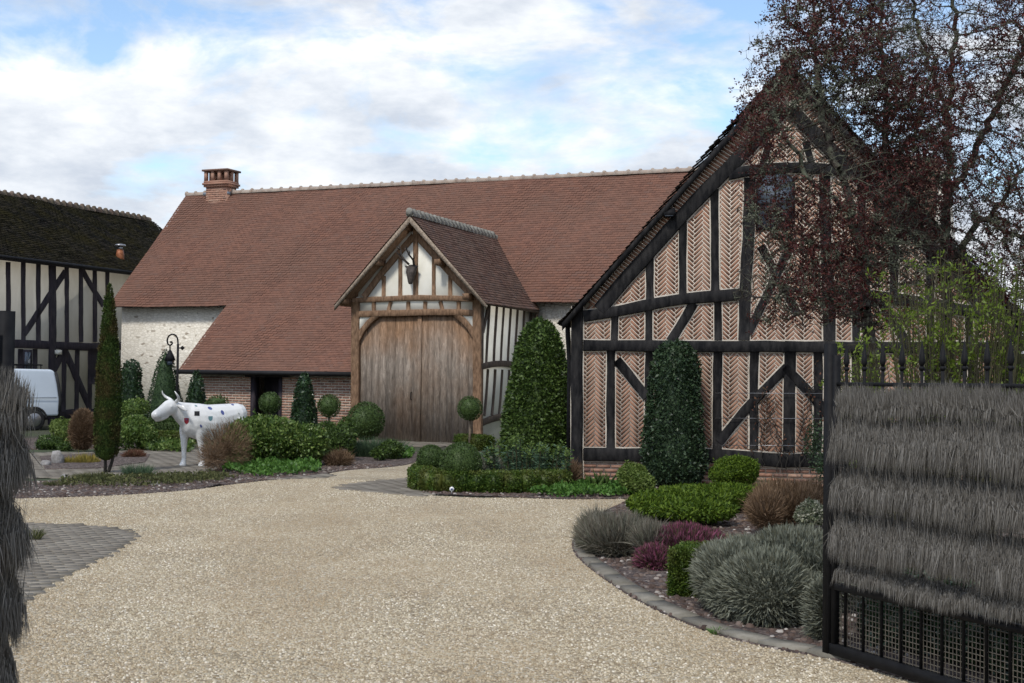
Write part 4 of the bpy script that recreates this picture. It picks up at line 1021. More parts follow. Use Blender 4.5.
lroof = mb.build('roof', M['tile_black'], lb); md.build('roof_deck', M['dark_oak'], lroof)
mb = MB(); ridge_row(mb, LP.at(T0 - .3, zLr + .02, -wL), LP.at(T1 + .3, zLr + .02, -wL), .12, .33); mb.build('ridge_tiles', M['tile_moss'], lroof)
mb = MB(); mb.tube([LP.at(T0 - .3, zf - .02, .5), LP.at(T1 + .3, zf - .02, .5)], .06, 8); mb.build('gutter', M['iron'], lb)
def lt(name, pts, w, **k): return timber(name, M['dark_oak'], lb, LP, pts, w, wob=.012, proud=.03, **k)
for x in (8, 23, 38, 66.5, 80.5, 94.5, 107): lt('stud', [(x, 262), (x + .3, 342)], .19)
lt('stud', [(-8, 262), (-8, 342)], .2)
zA, zB = lq(20, 344)[1], lq(50, 415)[1]; uA = lq(-30, 342)[0]
for k_ in range(14):      # the frame carries on to the left of the photograph
    u_ = uA - .2 - k_ * .8
    if u_ > T0 + .2: timber('stud', M['dark_oak'], lb, LP, [(u_, zLe), (u_, zB)], .19, uz=True, proud=.03)
timber('rail', M['dark_oak'], lb, LP, [(T0, zA), (uA, zA)], .26, uz=True, proud=.03); timber('sill', M['dark_oak'], lb, LP, [(T0, zB), (uA, zB)], .30, uz=True, proud=.03)
lt('post', [(52, 262), (52.3, 340), (51, 425)], .33)
lt('rail', [(-30, 342), (20, 344), (50, 345), (94, 347), (125, 346)], .26)
lt('sill', [(-30, 417), (50, 415), (88, 413), (125, 412)], .30)
lt('brace', [(24, 334), (45, 302), (65, 272)], .22); lt('brace', [(82, 270), (92, 288), (103, 305)], .22)
lt('brace', [(54, 369), (59, 360), (64, 350)], .26); lt('brace', [(65, 351), (77, 379), (89, 406)], .28)
for x in (35, 64, 77, 90): lt('stud', [(x, 349), (x - .8, 412)], .20)
lt('stud', [(20, 349), (20, 412)], .2); lt('door_post', [(94, 349), (93, 384)], .5)
# small window with a dark frame, red flowers in front stay inside its sill
p0, p1 = lq(24, 352), lq(29, 373); mb = MB(); slab(mb, LP, p0[0] - .1, p1[0] + .1, p1[1] - .08, p0[1] + .08, .0, .03); wf = mb.build('window', M['dark_oak'], lb)
mb = MB(); slab(mb, LP, p0[0], p1[0], p1[1], p0[1], .031, .036); mb.build('pane', M['glass'], wf)
p0, p1 = lq(53.7, 350), lq(58.5, 354.5); mb = MB(); slab(mb, LP, p0[0], p1[0], p1[1], p0[1], .0, .14); mb.build('meter_box', M['plaster'], lb)
# terracotta vent with a metal hat
cx = LP.at(0, 0, 0); best = None
rs = unit(LP.n * run + Z * (zf - zLr)); Nn = unit(np.cross(LP.d, rs)); Nn = Nn if Nn[2] > 0 else -Nn
r_ = ray(120, 259); t_ = np.dot(LP.at(0, zLr, -wL) - CAM, Nn) / np.dot(r_, Nn); vb = CAM + r_ * t_
vt = thing('roof_vent', 'terracotta vent pipe with a shiny metal hat near the right end of the mossy roof', 'vent', vb)
k_ = np.linalg.norm(vb - CAM) / F
mb = MB(); mb.tube([vb - Z * .2, vb + Z * k_ * 5, vb + Z * k_ * 9], [k_ * 4.2, k_ * 3.8, k_ * 3.0], 10); mb.build('pipe', M['copper'], vt, smooth=True)
mb = MB(); mb.tube([vb + Z * k_ * 9, vb + Z * k_ * 12.5], [k_ * 2.2, k_ * 2.0], 10); mb.build('collar', M['steel'], vt)
mb = MB(); mb.tube([vb + Z * k_ * 12.5, vb + Z * k_ * 14, vb + Z * k_ * 14.6], [k_ * 5.6, k_ * 4.8, k_ * 1.5], 10); mb.build('hat', M['steel'], vt)

# ------------------------------------------------------------------ mounted deer head on the porch
u_, z_ = PP.uz(413, 273); dh = thing('deer_head', 'dark mounted deer skull with branching antlers on the porch gable', 'hunting trophy', PP.at(u_, z_, .06))
s_ = 1.0 / 38.5
def dpt(dx, dy, o): return PP.at(u_ + dx * s_, z_ - dy * s_, o)
mb = MB(); ax, ay = bd, PP.n
mb.loft([(dpt(2, -8, .12), .10, .07, ax, ay), (dpt(1.6, -4, .16), .15, .11, ax, ay), (dpt(1.6, 0, .20), .14, .12, ax, ay), (dpt(1.8, 5, .22), .10, .10, ax, ay), (dpt(2, 9.5, .24), .075, .07, ax, ay), (dpt(2, 12, .24), .05, .045, ax, ay)], 10)
mb.tube([dpt(-3, -5, .14), dpt(-6, -7, .18)], [.045, .015], 6); mb.tube([dpt(6, -5, .14), dpt(9, -7, .18)], [.045, .015], 6); mb.tube([PP.at(u_ + .04, z_, .05), dpt(1.6, 0, .15)], [.09, .12], 8)
hd = mb.build('head', M['bone'], dh); remeshed(hd, .018, 3)
for pts in ([(-1, -8, .18), (-4.5, -12, .25), (-7.5, -17, .3), (-8.5, -23, .3), (-11, -27, .28)], [(4.5, -8, .18), (6, -12, .3), (3.5, -17, .42), (1.5, -22, .46), (-1, -24, .45)]):
    mb = MB(); p = [dpt(*q) for q in pts]; mb.tube(p, [.032, .03, .026, .02, .008], 6)
    sg = -1 if pts[0][0] < 0 else 1
    for i_, L in ((1, 6), (2, 5), (3, 4)):
        q = pts[i_]; mb.tube([dpt(*q), dpt(q[0] + sg * (-1 if 0 else 1) * L * .6 * (1 if sg < 0 else .6), q[1] - L * .35, q[2] + .06), dpt(q[0] + sg * L * .8 * (1 if sg < 0 else .5), q[1] - L * .9, q[2] + .12)], [.022, .016, .005], 5)
    mb.build('antler', M['bone'], dh)

# ------------------------------------------------------------------ street lamps with scrolled brackets
def scroll_lamp(name, label, Y, top, px_pole, px_lamp, flip=1, finial=True):
    k = Y / F; base = GX(px_pole, Y); t = thing(name, label, 'lamp', base, 'scrolled iron lamps')
    q = lambda x, y: V(x, y, Y)
    ztop = q(px_pole, top)[2]; P = lambda dx, dy: q(px_pole + dx * flip, top + dy)
    mb = MB(); mb.tube([base, P(0, 10)], [.045, .03], 8); mb.build('pole', M['iron'], t, smooth=True)
    arc = [P(0, 10), P(-.3, 4.5), P(-2.5, 1), P(-6, 0), P(-9.5, 2), P(-11, 6.5), P(-10, 10.5), P(-7.5, 11.5), P(-5.5, 9.5), P(-6.5, 7.5), P(-8, 8.6)]
    pts = np.array(arc); s = np.arange(len(pts)); ss = np.linspace(0, len(pts) - 1, 50)
    pp = np.stack([np.interp(ss, s, pts[:, i]) for i in range(3)], 1)
    for _ in range(3): pp[1:-1] = (pp[:-2] + 2 * pp[1:-1] + pp[2:]) / 4
    mb = MB(); mb.tube(pp, .022, 6); mb.build('scroll', M['iron'], t, smooth=True)
    mb = MB(); c = P(-8, 14); mb.tube([P(-8, 11), P(-8, 16)], .018, 6)
    mb.tube([P(-8, 16), P(-8, 18), P(-8, 22), P(-8, 26.5)], [k * 1.2, k * 2.2, k * 4.2, k * 5.8], 6); mb.build('lantern_hood', M['iron'], t)
    mb = MB(); mb.tube([P(-8, 26.6), P(-8, 31)], [k * 3.6, k * 2.6], 6); mb.build('lantern_glass', M['glass'], t)
    if finial:
        mb = MB(); mb.tube([P(0, 14), P(2.5, 14)], .018, 6); mb.build('finial_bar', M['iron'], t)
        mb = MB(); mb.tube([P(2, 14), P(4.3, 14), P(6.8, 14)], [.005, k * 2.4, .005], 4); mb.build('finial', M['iron'], t)
scroll_lamp('street_lamp', 'black iron scroll lamp with arrow finial by the pale rubble wall', 36.8, 334, 178, 170)
scroll_lamp('street_lamp', 'black iron hooped lamp by the timber wall behind the van', 45.5, 333, 21, 14, 1, False)

# ------------------------------------------------------------------ the white van
def van():
    Y = 42.0; base = GX(36, Y); hd = unit(np.array([-.80, -.60, 0]))  # nose points left and towards the drive
    sd_ = np.array([-hd[1], hd[0], 0]); near = -sd_ if sd_[1] > 0 else sd_   # near flank direction
    t = thing('van', 'white panel van with a black roof rack parked before the timber building', 'van', base)
    # local frame: s forward from the rear wheel, h up, w from near flank (0) away from camera
    P = lambda s, h, w: base + (hd * s + Z * h - near * w) * .95
    prof = [(-.78, .45), (-.80, .95), (-.74, 1.45), (-.66, 1.86), (-.55, 1.93), (2.2, 1.95), (2.7, 1.86), (3.45, 1.22), (4.1, 1.02), (4.28, .7), (4.28, .38)]
    mb = MB(); n = len(prof); rows = []
    for w, sc in ((0.10, 0), (0.0, 0.0), (1.9, 0), (1.8, 0)): pass
    vs = []
    for w, ins in ((.02, 0), (1.88, 0)):
        for s, h in prof:
            tum = .11 * max(0, h - .95); vs.append(P(s, h, w + (tum if w < 1 else -tum)))
    f = [tuple(range(n))[::-1], tuple(range(n, 2 * n))] + [(i, i + 1, i + 1 + n, i + n) for i in range(n - 1)] + [(n - 1, 0, n, 2 * n - 1)]
    mb.add(vs, f); body = mb.build('body', M['white_van'], t)
    bv = body.modifiers.new('b', 'BEVEL'); bv.width = .07; bv.segments = 3; bv.limit_method = 'ANGLE'; bv.angle_limit = .3
    # bodyside crease, rear pillar, rear door seam
    mb = MB(); mb.hexa([P(-.7, 1.02, .015), P(2.7, 1.02, .015), P(2.7, 1.05, .012), P(-.7, 1.05, .012), P(-.7, 1.02, .002), P(2.7, 1.02, .002), P(2.7, 1.05, .0), P(-.7, 1.05, .0)]); mb.build('side_moulding', M['white_van'], t)
    mb = MB(); mb.tube([P(-.80, .6, .02), P(-.82, 1.0, .03), P(-.77, 1.45, .07), P(-.69, 1.84, .12)], .045, 6); mb.build('rear_pillar_trim', M['rubber'], t)
    mb = MB(); mb.hexa([P(-.85, .42, .1), P(-.85, .42, 1.8), P(-.85, .6, 1.8), P(-.85, .6, .1), P(-.70, .42, .1), P(-.70, .42, 1.8), P(-.70, .6, 1.8), P(-.70, .6, .1)]); mb.build('rear_bumper', M['rubber'], t)
    for w in (.12, 1.72):
        mb = MB(); mb.hexa([P(-.83, .75, w), P(-.83, .75, w + .08), P(-.80, 1.25, w + .1), P(-.80, 1.25, w + .02), P(-.76, .75, w), P(-.76, .75, w + .08), P(-.72, 1.25, w + .1), P(-.72, 1.25, w + .02)]); mb.build('tail_light', M['red'], t)
    mb = MB(); mb.hexa([P(-.80, 1.2, .3), P(-.80, 1.2, 1.6), P(-.735, 1.65, 1.55), P(-.735, 1.65, .35), P(-.76, 1.2, .3), P(-.76, 1.2, 1.6), P(-.70, 1.65, 1.55), P(-.70, 1.65, .35)]); mb.build('rear_window', M['glass'], t)
    mb = MB(); mb.hexa([P(2.75, 1.72, .06), P(2.75, 1.1, .03), P(3.35, 1.15, .03), P(2.9, 1.66, .06), P(2.75, 1.72, .10), P(2.75, 1.1, .08), P(3.35, 1.15, .08), P(2.9, 1.66, .12)]); mb.build('side_window', M['glass'], t)
    for s in (0.0, 3.1):
        for w in (.0, 1.72):
            mb = MB(); ctr = lambda o: P(s, .33, w + o); mb.tube([ctr(.0), ctr(.02), ctr(.17), ctr(.19)], [.27, .33, .33, .27], 22); wh = mb.build('wheel', M['rubber'], t)
            mb = MB(); mb.tube([ctr(-.012), ctr(.0)], [.20, .21], 16); mb.build('rim', M['steel'], wh)
            if w < 1:
                mb = MB(); a = np.linspace(.05, math.pi - .05, 12); mb.tube([P(s + math.cos(q) * .39, .33 + math.sin(q) * .39, .01) for q in a], .035, 6); mb.build('wheel_arch', M['rubber'], t)
    mb = MB()
    for w in (.25, 1.65): mb.tube([P(-.3, 2.06, w), P(2.2, 2.08, w)], .022, 6)
    for s in (-.25, .5, 1.3, 2.1): mb.tube([P(s, 2.07, .25), P(s, 2.07, 1.65)], .022, 6); [mb.tube([P(s, 1.9, w), P(s, 2.07, w)], .018, 6) for w in (.25, 1.65)]
    mb.build('roof_rack', M['iron'], t)
van()

# ------------------------------------------------------------------ cow statue
def cow():
    Y = 26.1; base = GX(208, Y); hd = unit(np.array([-.71, -.70, 0])); lf = np.array([-hd[1], hd[0], 0])
    S = .83
    t = thing('cow_statue', 'white life sized cow statue with small coloured emblems standing on the paving', 'statue', base)
    W = lambda x, y, z: base + (hd * x * .765 + lf * y + Z * z) * S
    mb = MB()
    def ring(x, z, rx, rz): return (W(x, 0, z), rx * S, rz * S, lf, Z)
    mb.loft([ring(-1.28, 1.16, .10, .15), ring(-1.20, 1.13, .24, .25), ring(-1.0, 1.09, .33, .32), ring(-.7, 1.02, .36, .38), ring(-.35, .97, .41, .42), ring(0, .96, .42, .42), ring(.3, 1.0, .38, .41), ring(.55, 1.03, .31, .38), ring(.74, 1.06, .21, .30), ring(.84, 1.08, .10, .17)], 18)
    ax = lambda a: hd * -math.sin(a) + Z * math.cos(a)
    def nr(x, z, ry, rn, a): return (W(x, 0, z), ry * S, rn * S, lf, ax(a))
    mb.loft([nr(.40, 1.08, .25, .34, .3), nr(.65, 1.14, .20, .30, .35), nr(.88, 1.21, .16, .235, .35), nr(1.05, 1.28, .135, .18, .3), nr(1.15, 1.32, .11, .14, .25)], 14)
    def hr(x, z, ry, rn): return (W(x, 0, z), ry * S, rn * S, lf, unit(hd * .42 + Z * .9))
    mb.loft([hr(1.06, 1.36, .12, .12), hr(1.15, 1.345, .155, .17), hr(1.28, 1.30, .15, .175), hr(1.42, 1.245, .12, .15), hr(1.55, 1.19, .105, .125), hr(1.66, 1.15, .12, .115), hr(1.74, 1.125, .105, .09), hr(1.775, 1.11, .06, .05)], 14)
    mb.loft([(W(1.30, 0, 1.14), .08 * S, .06 * S, lf, Z), (W(1.5, 0, 1.07), .075 * S, .05 * S, lf, Z), (W(1.68, 0, 1.04), .07 * S, .04 * S, lf, Z)], 10)
    for sy in (-1, 1):
        mb.blob(W(1.29, .135 * sy, 1.34), np.array([.035, .035, .032]) * S, k=8, lump=0)
        mb.blob(W(1.73, .06 * sy, 1.125), np.array([.026, .026, .026]) * S, k=8, lump=0)
    mb.loft([(W(.55, 0, .82), .05 * S, .16 * S, lf, Z), (W(.78, 0, .92), .04 * S, .13 * S, lf, Z), (W(.95, 0, 1.06), .03 * S, .09 * S, lf, Z)], 10)  # dewlap
    def leg(pts):
        mb.tube([W(*p[:3]) for p in pts], [p[3] * S for p in pts], 12)
    for sy, dx, ln in ((-1, .04, 0), (1, -.12, -.16)):
        leg([(.50 + dx * .5, .17 * sy, 1.0, .15), (.54 + dx + ln * .25, .19 * sy, .78, .12), (.55 + dx + ln * .55, .19 * sy, .55, .078), (.55 + dx + ln * .68, .19 * sy, .46, .072), (.55 + dx + ln * .75, .19 * sy, .40, .062), (.54 + dx + ln, .19 * sy, .16, .052), (.555 + dx + ln, .19 * sy, .09, .064), (.575 + dx + ln, .19 * sy, .05, .076), (.585 + dx + ln, .19 * sy, .0, .086)])
    for sy, dx in ((1, 0.06), (-1, -.10)):
        leg([(-.95 + dx, .16 * sy, 1.05, .22), (-.90 + dx, .19 * sy, .82, .17), (-.93 + dx, .19 * sy, .66, .11), (-1.02 + dx, .19 * sy, .52, .07), (-1.05 + dx, .19 * sy, .45, .06), (-1.02 + dx, .19 * sy, .30, .05), (-.99 + dx, .19 * sy, .14, .05), (-.97 + dx, .19 * sy, .09, .062), (-.95 + dx, .19 * sy, .05, .075), (-.94 + dx, .19 * sy, .0, .085)])
    mb.blob(W(-.62, 0, .68), np.array([.2, .14, .13]) * S, k=12, lump=.02)
    mb.tube([W(-1.26, 0, 1.28), W(-1.36, 0, 1.22), W(-1.39, 0, 1.0), W(-1.38, 0, .75), W(-1.37, 0, .6)], [.05 * S, .035 * S, .026 * S, .03 * S, .045 * S], 8)
    body = mb.build('body', M['white_gloss'], t); remeshed(body, .016, 5)
    for sy in (-1, 1):
        mb = MB(); mb.tube([W(1.09, .09 * sy, 1.45), W(1.10, .19 * sy, 1.50), W(1.17, .27 * sy, 1.55), W(1.25, .29 * sy, 1.62), W(1.29, .26 * sy, 1.68)], [.042 * S, .036 * S, .028 * S, .018 * S, .006 * S], 10); mb.build('horn', M['white_gloss'], t, smooth=True)
        mb = MB(); a = W(1.06, .12 * sy, 1.36); b = W(1.0, .25 * sy, 1.32); c = W(.95, .34 * sy, 1.26)
        mb.loft([(a, .03 * S, .025 * S, hd, Z), (b, .03 * S, .065 * S, hd, Z), (c, .012 * S, .02 * S, hd, Z)], 10); mb.build('ear', M['white_gloss'], t, smooth=True)
    # painted emblems following the flank
    me = body.data; off = Vector(body.location) + Vector(t.location)
    bvh = BVHTree.FromPolygons([tuple(v.co) for v in me.vertices], [tuple(p.vertices) for p in me.polygons])
    def emblem(px, py, w, h, mat, shape='rect'):
        k = 5; vs = []; ok = True
        for j in range(k + 1):
            for i in range(k + 1):
                fx, fy = i / k - .5, j / k - .5
                if shape == 'shield' and fy > 0: fx *= (1 - (fy * 1.7) ** 2)
                if shape == 'blot': r_ = max(abs(fx), abs(fy)) / (math.hypot(fx, fy) + 1e-6); fx *= r_ * .9; fy *= r_ * .9; fx += fy * .5
                d = Vector(ray(px + fx * w, py + fy * h)); o = Vector(CAM) - off
                hit = bvh.ray_cast(o, d.normalized())
                if hit[0] is None: ok = False; break
                vs.append(np.array(hit[0] + off) - unit(ray(px, py)) * .004)
            if not ok: break
        if not ok: print('emblem miss', px, py); return
        mb = MB(); mb.add(vs, [(j * (k + 1) + i, j * (k + 1) + i + 1, (j + 1) * (k + 1) + i + 1, (j + 1) * (k + 1) + i) for j in range(k) for i in range(k)])
        mb.build('painted_emblem', M[mat], t)
    emblem(186.5, 421, 4.6, 6, 'red', 'shield'); emblem(186.5, 419.6, 2.0, 1.6, 'blue')
    emblem(197, 413.5, 5.2, 4.6, 'black'); emblem(222.5, 412.5, 3.6, 5.4, 'blue', 'blot'); emblem(210, 408.2, 4.5, 3.4, 'blue', 'blot')
    emblem(210.5, 418.5, 4.2, 4.6, 'teal', 'shield'); emblem(201, 426, 2.4, 3.4, 'blue', 'blot'); emblem(196, 405.8, 2.8, 1.8, 'teal', 'blot'); emblem(232.5, 404.5, 3.2, 2.2, 'blue', 'blot')
    emblem(184.5, 408.5, 2.2, 2.6, 'teal', 'blot')
    return t
cow()

# ------------------------------------------------------------------ trees
def colonize(base, dirs, attractors, step, kill, infl, iters=200, seed=3, trunk=1.0):
    rng = np.random.default_rng(seed); nodes = [np.array(base, float)]; par = [-1]
    for path in dirs:         # scaffold limbs: list of points starting at the base or at an existing node
        start = np.argmin([np.linalg.norm(n - np.array(path[0])) for n in nodes]); cur = start
        for q in path[1:]:
            q = np.array(q, float); d = q - nodes[cur]; L = np.linalg.norm(d); k = max(1, int(L / step))
            p0 = nodes[cur]
            for i in range(1, k + 1):
                nodes.append(p0 + d * i / k + rng.normal(size=3) * step * .28); par.append(cur); cur = len(nodes) - 1
    A = np.array(attractors, float)
    near = np.full(len(A), 1e9); idx = np.zeros(len(A), int); done = 0
    for it in range(iters):
        N = np.array(nodes[done:]); 
        if len(N) == 0: break
        d = np.linalg.norm(A[:, None] - N[None], axis=2); m = d.argmin(1); dm = d[np.arange(len(A)), m]
        up = dm < near; near[up] = dm[up]; idx[up] = m[up] + done; done = len(nodes)
        keep = near > kill; A = A[keep]; near = near[keep]; idx = idx[keep]
        if len(A) == 0: break
        act = near < infl
        if not act.any(): break
        AN = np.array(nodes); acc = {}
        V_ = unit(A[act] - AN[idx[act]])
        for i, v in zip(idx[act], V_): acc[i] = acc.get(i, 0) + v
        for i, v in acc.items():
            nodes.append(nodes[i] + unit(v + rng.normal(size=3) * .35 + np.array([0, 0, .12])) * step); par.append(i)
    return np.array(nodes), np.array(par)
def tree_mesh(nodes, par, rtip, rmax, expo=2.3):
    n = len(nodes); w = np.zeros(n); ch = np.zeros(n, int)
    for i in range(n - 1, 0, -1):
        if ch[i] == 0: w[i] = rtip ** expo
        w[par[i]] += w[i]; ch[par[i]] += 1
    r = np.minimum(w ** (1 / expo), rmax)
    mb = MB(); k = 5; V_ = []; Fc = []; b = 0
    for i in range(1, n):
        p = par[i]; a, c = nodes[p], nodes[i]; d = unit(c - a); s = unit(np.cross(d, [.31, .77, .55])); t = np.cross(s, d)
        kk = 7 if r[i] > .02 else (5 if r[i] > .008 else 3); th = np.arange(kk) * 2 * math.pi / kk
        o = np.cos(th)[:, None] * s + np.sin(th)[:, None] * t; r1 = min(r[p], r[i] * 1.25)
        V_.append(a - d * r1 * .3 + o * r1); V_.append(c + o * r[i])
        for j in range(kk): Fc.append((b + j, b + (j + 1) % kk, b + kk + (j + 1) % kk, b + kk + j))
        b += 2 * kk
    mb.add(np.concatenate(V_), np.array(Fc)); return mb, r, ch
def plum(label, Y, base_px, limbs_px, clouds, seed, natt, leafn, lichen=1.0):
    """limbs_px: polylines in (px, py, dY); clouds: (px,py,dY, rx,ry,rz, weight)"""
    rng = np.random.default_rng(seed); base = GX(base_px, Y); q = lambda x, y, dy=0: V(x, y, Y + dy)
    t = thing('plum_tree', label, 'tree', base, 'plum trees with dark red young leaves')
    att = []; tw = sum(c[6] for c in clouds)
    for px, py, dy, rx, ry, rz, w in clouds:
        m = int(natt * w / tw); P = unit(rng.normal(size=(m, 3))) * (rng.random(m) ** .4)[:, None] * np.array([rx, ry, rz]) + q(px, py, dy); att.append(P)
    att = np.concatenate(att); att = att[att[:, 2] > 1.2]
    limbs = [[base] + [q(*p) for p in limbs_px[0]]] + [[q(*p) for p in l] for l in limbs_px[1:]]
    nodes, par = colonize(base, limbs, att, .075, .085, 1.2, 110, seed)
    mb, r, ch = tree_mesh(nodes, par, .0026, .075, 2.45)
    tips = np.where(ch == 0)[0]; tips = tips[tips > 60]
    # short spurs on thin wood
    thin = np.where((r < .012) & (np.arange(len(r)) > 10))[0]; k = rng.choice(thin, int(len(thin) * 1.6)); D = unit(rng.normal(size=(len(k), 3)) + np.array([0, 0, .5]))
    L = rng.uniform(.04, .15, len(k)); P = nodes[k]; S = unit(np.cross(D, rng.normal(size=D.shape))) * .0022; T = unit(np.cross(D, S)) * .0022
    Vv = np.stack([P + S, P - S * .5 + T, P - S * .5 - T, P + D * L[:, None]], 1).reshape(-1, 3); i = np.arange(len(k))[:, None] * 4
    mb.add(Vv, np.concatenate([i + np.array([[0, 1, 3]]), i + np.array([[1, 2, 3]]), i + np.array([[2, 0, 3]])]))
    mb.build('branches', M['lichen_bark'], t)
    ends = np.concatenate([P + D * L[:, None], nodes[thin]]); e = ends[rng.integers(0, len(ends), leafn)]
    # leaves thin out in patches
    f = np.sin(e[:, 0] * 3.1 + seed) * np.sin(e[:, 2] * 2.7 + 1.3 * seed) + np.sin(e[:, 1] * 2.3) * .5; e = e[f > -.55 + rng.random(len(e)) * .6 - .2]
    lm = MB(); rep_ = np.repeat(e, 3, 0) + rng.normal(size=(len(e) * 3, 3)) * .012
    leaves(lm, rep_, unit(rng.normal(size=rep_.shape) + np.array([0, 0, .6])), .027, .55, 1.0, rng); lm.build('leaves', LM['plum'], t)
    mid = np.where((r > .004) & (nodes[:, 2] > 1.6) & (nodes[:, 2] < 5.2))[0]; kk = rng.choice(mid, int(6500 * lichen)); P = nodes[kk] + rng.normal(size=(len(kk), 3)) * .012
    g = np.sin(P[:, 0] * 2.2 + 1) * np.sin(P[:, 2] * 2.9); P = P[g > -.25]; P = np.repeat(P, 4, 0) + rng.normal(size=(len(P) * 4, 3)) * .018
    lc = MB(); leaves(lc, P, unit(rng.normal(size=P.shape)), .022, .7, 1.0, rng); lc.build('lichen', LM['lichen'], t)
    return t
plum('plum tree with lichened limbs leaning left across the brick gable', 13.5, 878,
     [[(872, 330), (862, 265)], [(862, 265), (850, 215, -.3), (835, 160, -.4), (820, 90, -.3), (812, 20, 0)], [(862, 265), (880, 190, .3), (888, 110, .4), (880, 20, .3)],
      [(850, 215, -.3), (812, 180, -.6), (782, 130, -.7), (765, 95, -.6)], [(872, 330), (835, 300, -.5), (795, 290, -.7), (752, 300, -.8)], [(862, 265), (815, 245, -.3), (775, 235, -.5)], [(880, 190, .3), (915, 130, .6), (935, 60, .6)]],
     [(835, 60, -.2, .9, .8, .75, 3.2), (790, 130, -.4, .55, .7, .60, 2.6), (830, 200, -.3, .75, .8, .65, 2.2), (800, 285, -.5, .68, .6, .50, 2.2), (890, 90, .3, .8, .8, .9, 3), (770, 220, -.4, .35, .5, .5, .7), (850, -30, 0, 1.0, .8, .5, 1.4), (890, 250, .2, .6, .6, .5, .9), (905, 170, .2, .6, .6, .6, 1.6), (880, 280, .1, .8, .6, .5, 2.0)], 5, 16000, 33000)
plum('taller plum tree fanning out to the right edge behind the gate', 15.0, 950,
     [[(948, 330), (944, 270)], [(944, 270), (946, 200), (948, 120), (955, 30), (958, -30)], [(944, 270), (915, 220, -.3), (895, 170, -.4), (880, 120, -.4)], [(946, 200), (980, 140, .2), (1010, 80, .3), (1035, 20, .3)],
      [(944, 270), (985, 215, -.2), (1040, 150, -.3)], [(948, 120), (925, 50, .3), (910, -10, .3)], [(985, 215, -.2), (1020, 240, -.4), (1060, 230, -.4)]],
     [(960, 60, 0, .95, .9, .95, 3.4), (1015, 60, .2, .8, .9, 1.0, 2.6), (985, 190, -.1, .9, .8, .7, 2.6), (905, 150, -.2, .55, .7, .7, 1.2), (1040, 190, 0, .7, .8, .9, 1.8), (930, -20, .2, 1.0, .9, .5, 1.5), (1000, 270, -.2, .7, .6, .45, 1.4), (1040, -20, .2, .9, .9, .5, 1.2), (920, 240, -.2, .7, .7, .6, 2.4), (990, 250, 0, .9, .7, .5, 2.4)], 9, 15000, 21000, 1.0)

# spring shrub with fresh leaves behind the right gate
def sapling_shrub():
    rng = np.random.default_rng(21); Y = 10.6; base = GX(960, Y); t = thing('willow_shrub', 'upright shrub of thin green stems with fresh bright leaves behind the right gate', 'shrub', base)
    mb = MB(); lv = []
    for i in range(230):
        bx = rng.uniform(835, 1040); x0 = GX(bx * .35 + 955 * .65, Y + rng.uniform(-.5, .5)); top = V(bx + rng.uniform(-6, 6), (rng.uniform(248, 330) if bx > 885 else rng.uniform(315, 355)) + max(0, 945 - bx) * .28, Y + rng.uniform(-.6, .6))
        mid = (x0 + top) / 2 + np.array([(top[0] - x0[0]) * .18, 0, .05]); s = np.linspace(0, 1, 9)[:, None]
        P = (1 - s) ** 2 * x0 + 2 * s * (1 - s) * mid + s ** 2 * top + rng.normal(size=(9, 3)) * .010
        mb.tube(P, np.linspace(.008, .0022, 9), 4, cap=False)
        for j in range(rng.integers(4, 9)):
            a = rng.uniform(.45, 1.0); c = np.array([np.interp(a, s[:, 0], P[:, k]) for k in range(3)]); e = c + rng.normal(size=3) * np.array([.07, .07, .05]) + Z * .05
            mb.tube([c, e], [.003, .0018], 3, cap=False); 
            if rng.random() < .7: lv.append(e)
    mb.build('stems', LM['twig_green'], t); P = np.repeat(np.array(lv), 9, 0) + rng.normal(size=(len(lv) * 9, 3)) * .018
    lm = MB(); leaves(lm, P, unit(rng.normal(size=P.shape) * .6 + Z), .036, .4, .7, rng); lm.build('leaves', LM['fresh'], t)
sapling_shrub()

# ------------------------------------------------------------------ shrubs and topiary
def base_at(px, y): p = G(px, y); return p
# cypress in the front island bed
p = base_at(106, 473); H = 3.22; t = thing('cypress', 'tall slender cypress with browning patches on two bare stems', 'tree', p)
prof = [(0, .06), (.02, .16), (.07, .205), (.25, .215), (.5, .185), (.75, .125), (.92, .065), (1, .008)]
c = p + Z * .22; mb = MB(); rev_core(mb, c, H - .22, prof, .75); P, N = rev_pts(c, H - .22, prof, 13000, depth=.2, amp=.16)
leaves(mb, P, unit(N * .5 + Z), .045, .35, .55); mb.build('foliage', LM['cypress'], t)
for dx, l in ((-.02, .0), (.06, .12)):
    mb = MB(); mb.tube([p + np.array([dx * .6, 0, 0]), p + np.array([dx + l * .3, .02, .2]), p + np.array([dx + l * .8, 0, .5])], [.032, .027, .022], 7); mb.build('stem', M['bark'], t, smooth=True)
# broad leaf cone by the gable
p = GX(540, 25.2); cone_shrub('laurel_cone', 'large clipped laurel cone standing between the porch and the black timber gable', 'topiary', p, V(542, 320, 25.2)[2],
    [(0, .60), (.1, .67), (.3, .64), (.55, .53), (.8, .40), (.91, .30), (.97, .19), (1, .05)], LM['laurel'], .075, 15000, amp=.05, core=.88, w=.5, spread=1.0)
# loose evergreen against the gable
p = GX(675, 22.3); cone_shrub('holly_column', 'dark glossy evergreen column growing against the herringbone gable', 'shrub', p, V(676, 341, 22.3)[2],
    [(0, .40), (.12, .52), (.3, .50), (.55, .41), (.8, .37), (.92, .29), (.98, .17), (1, .04)], LM['ivy'], .06, 13000, amp=.16, core=.74, spread=1.2, depth=.25)
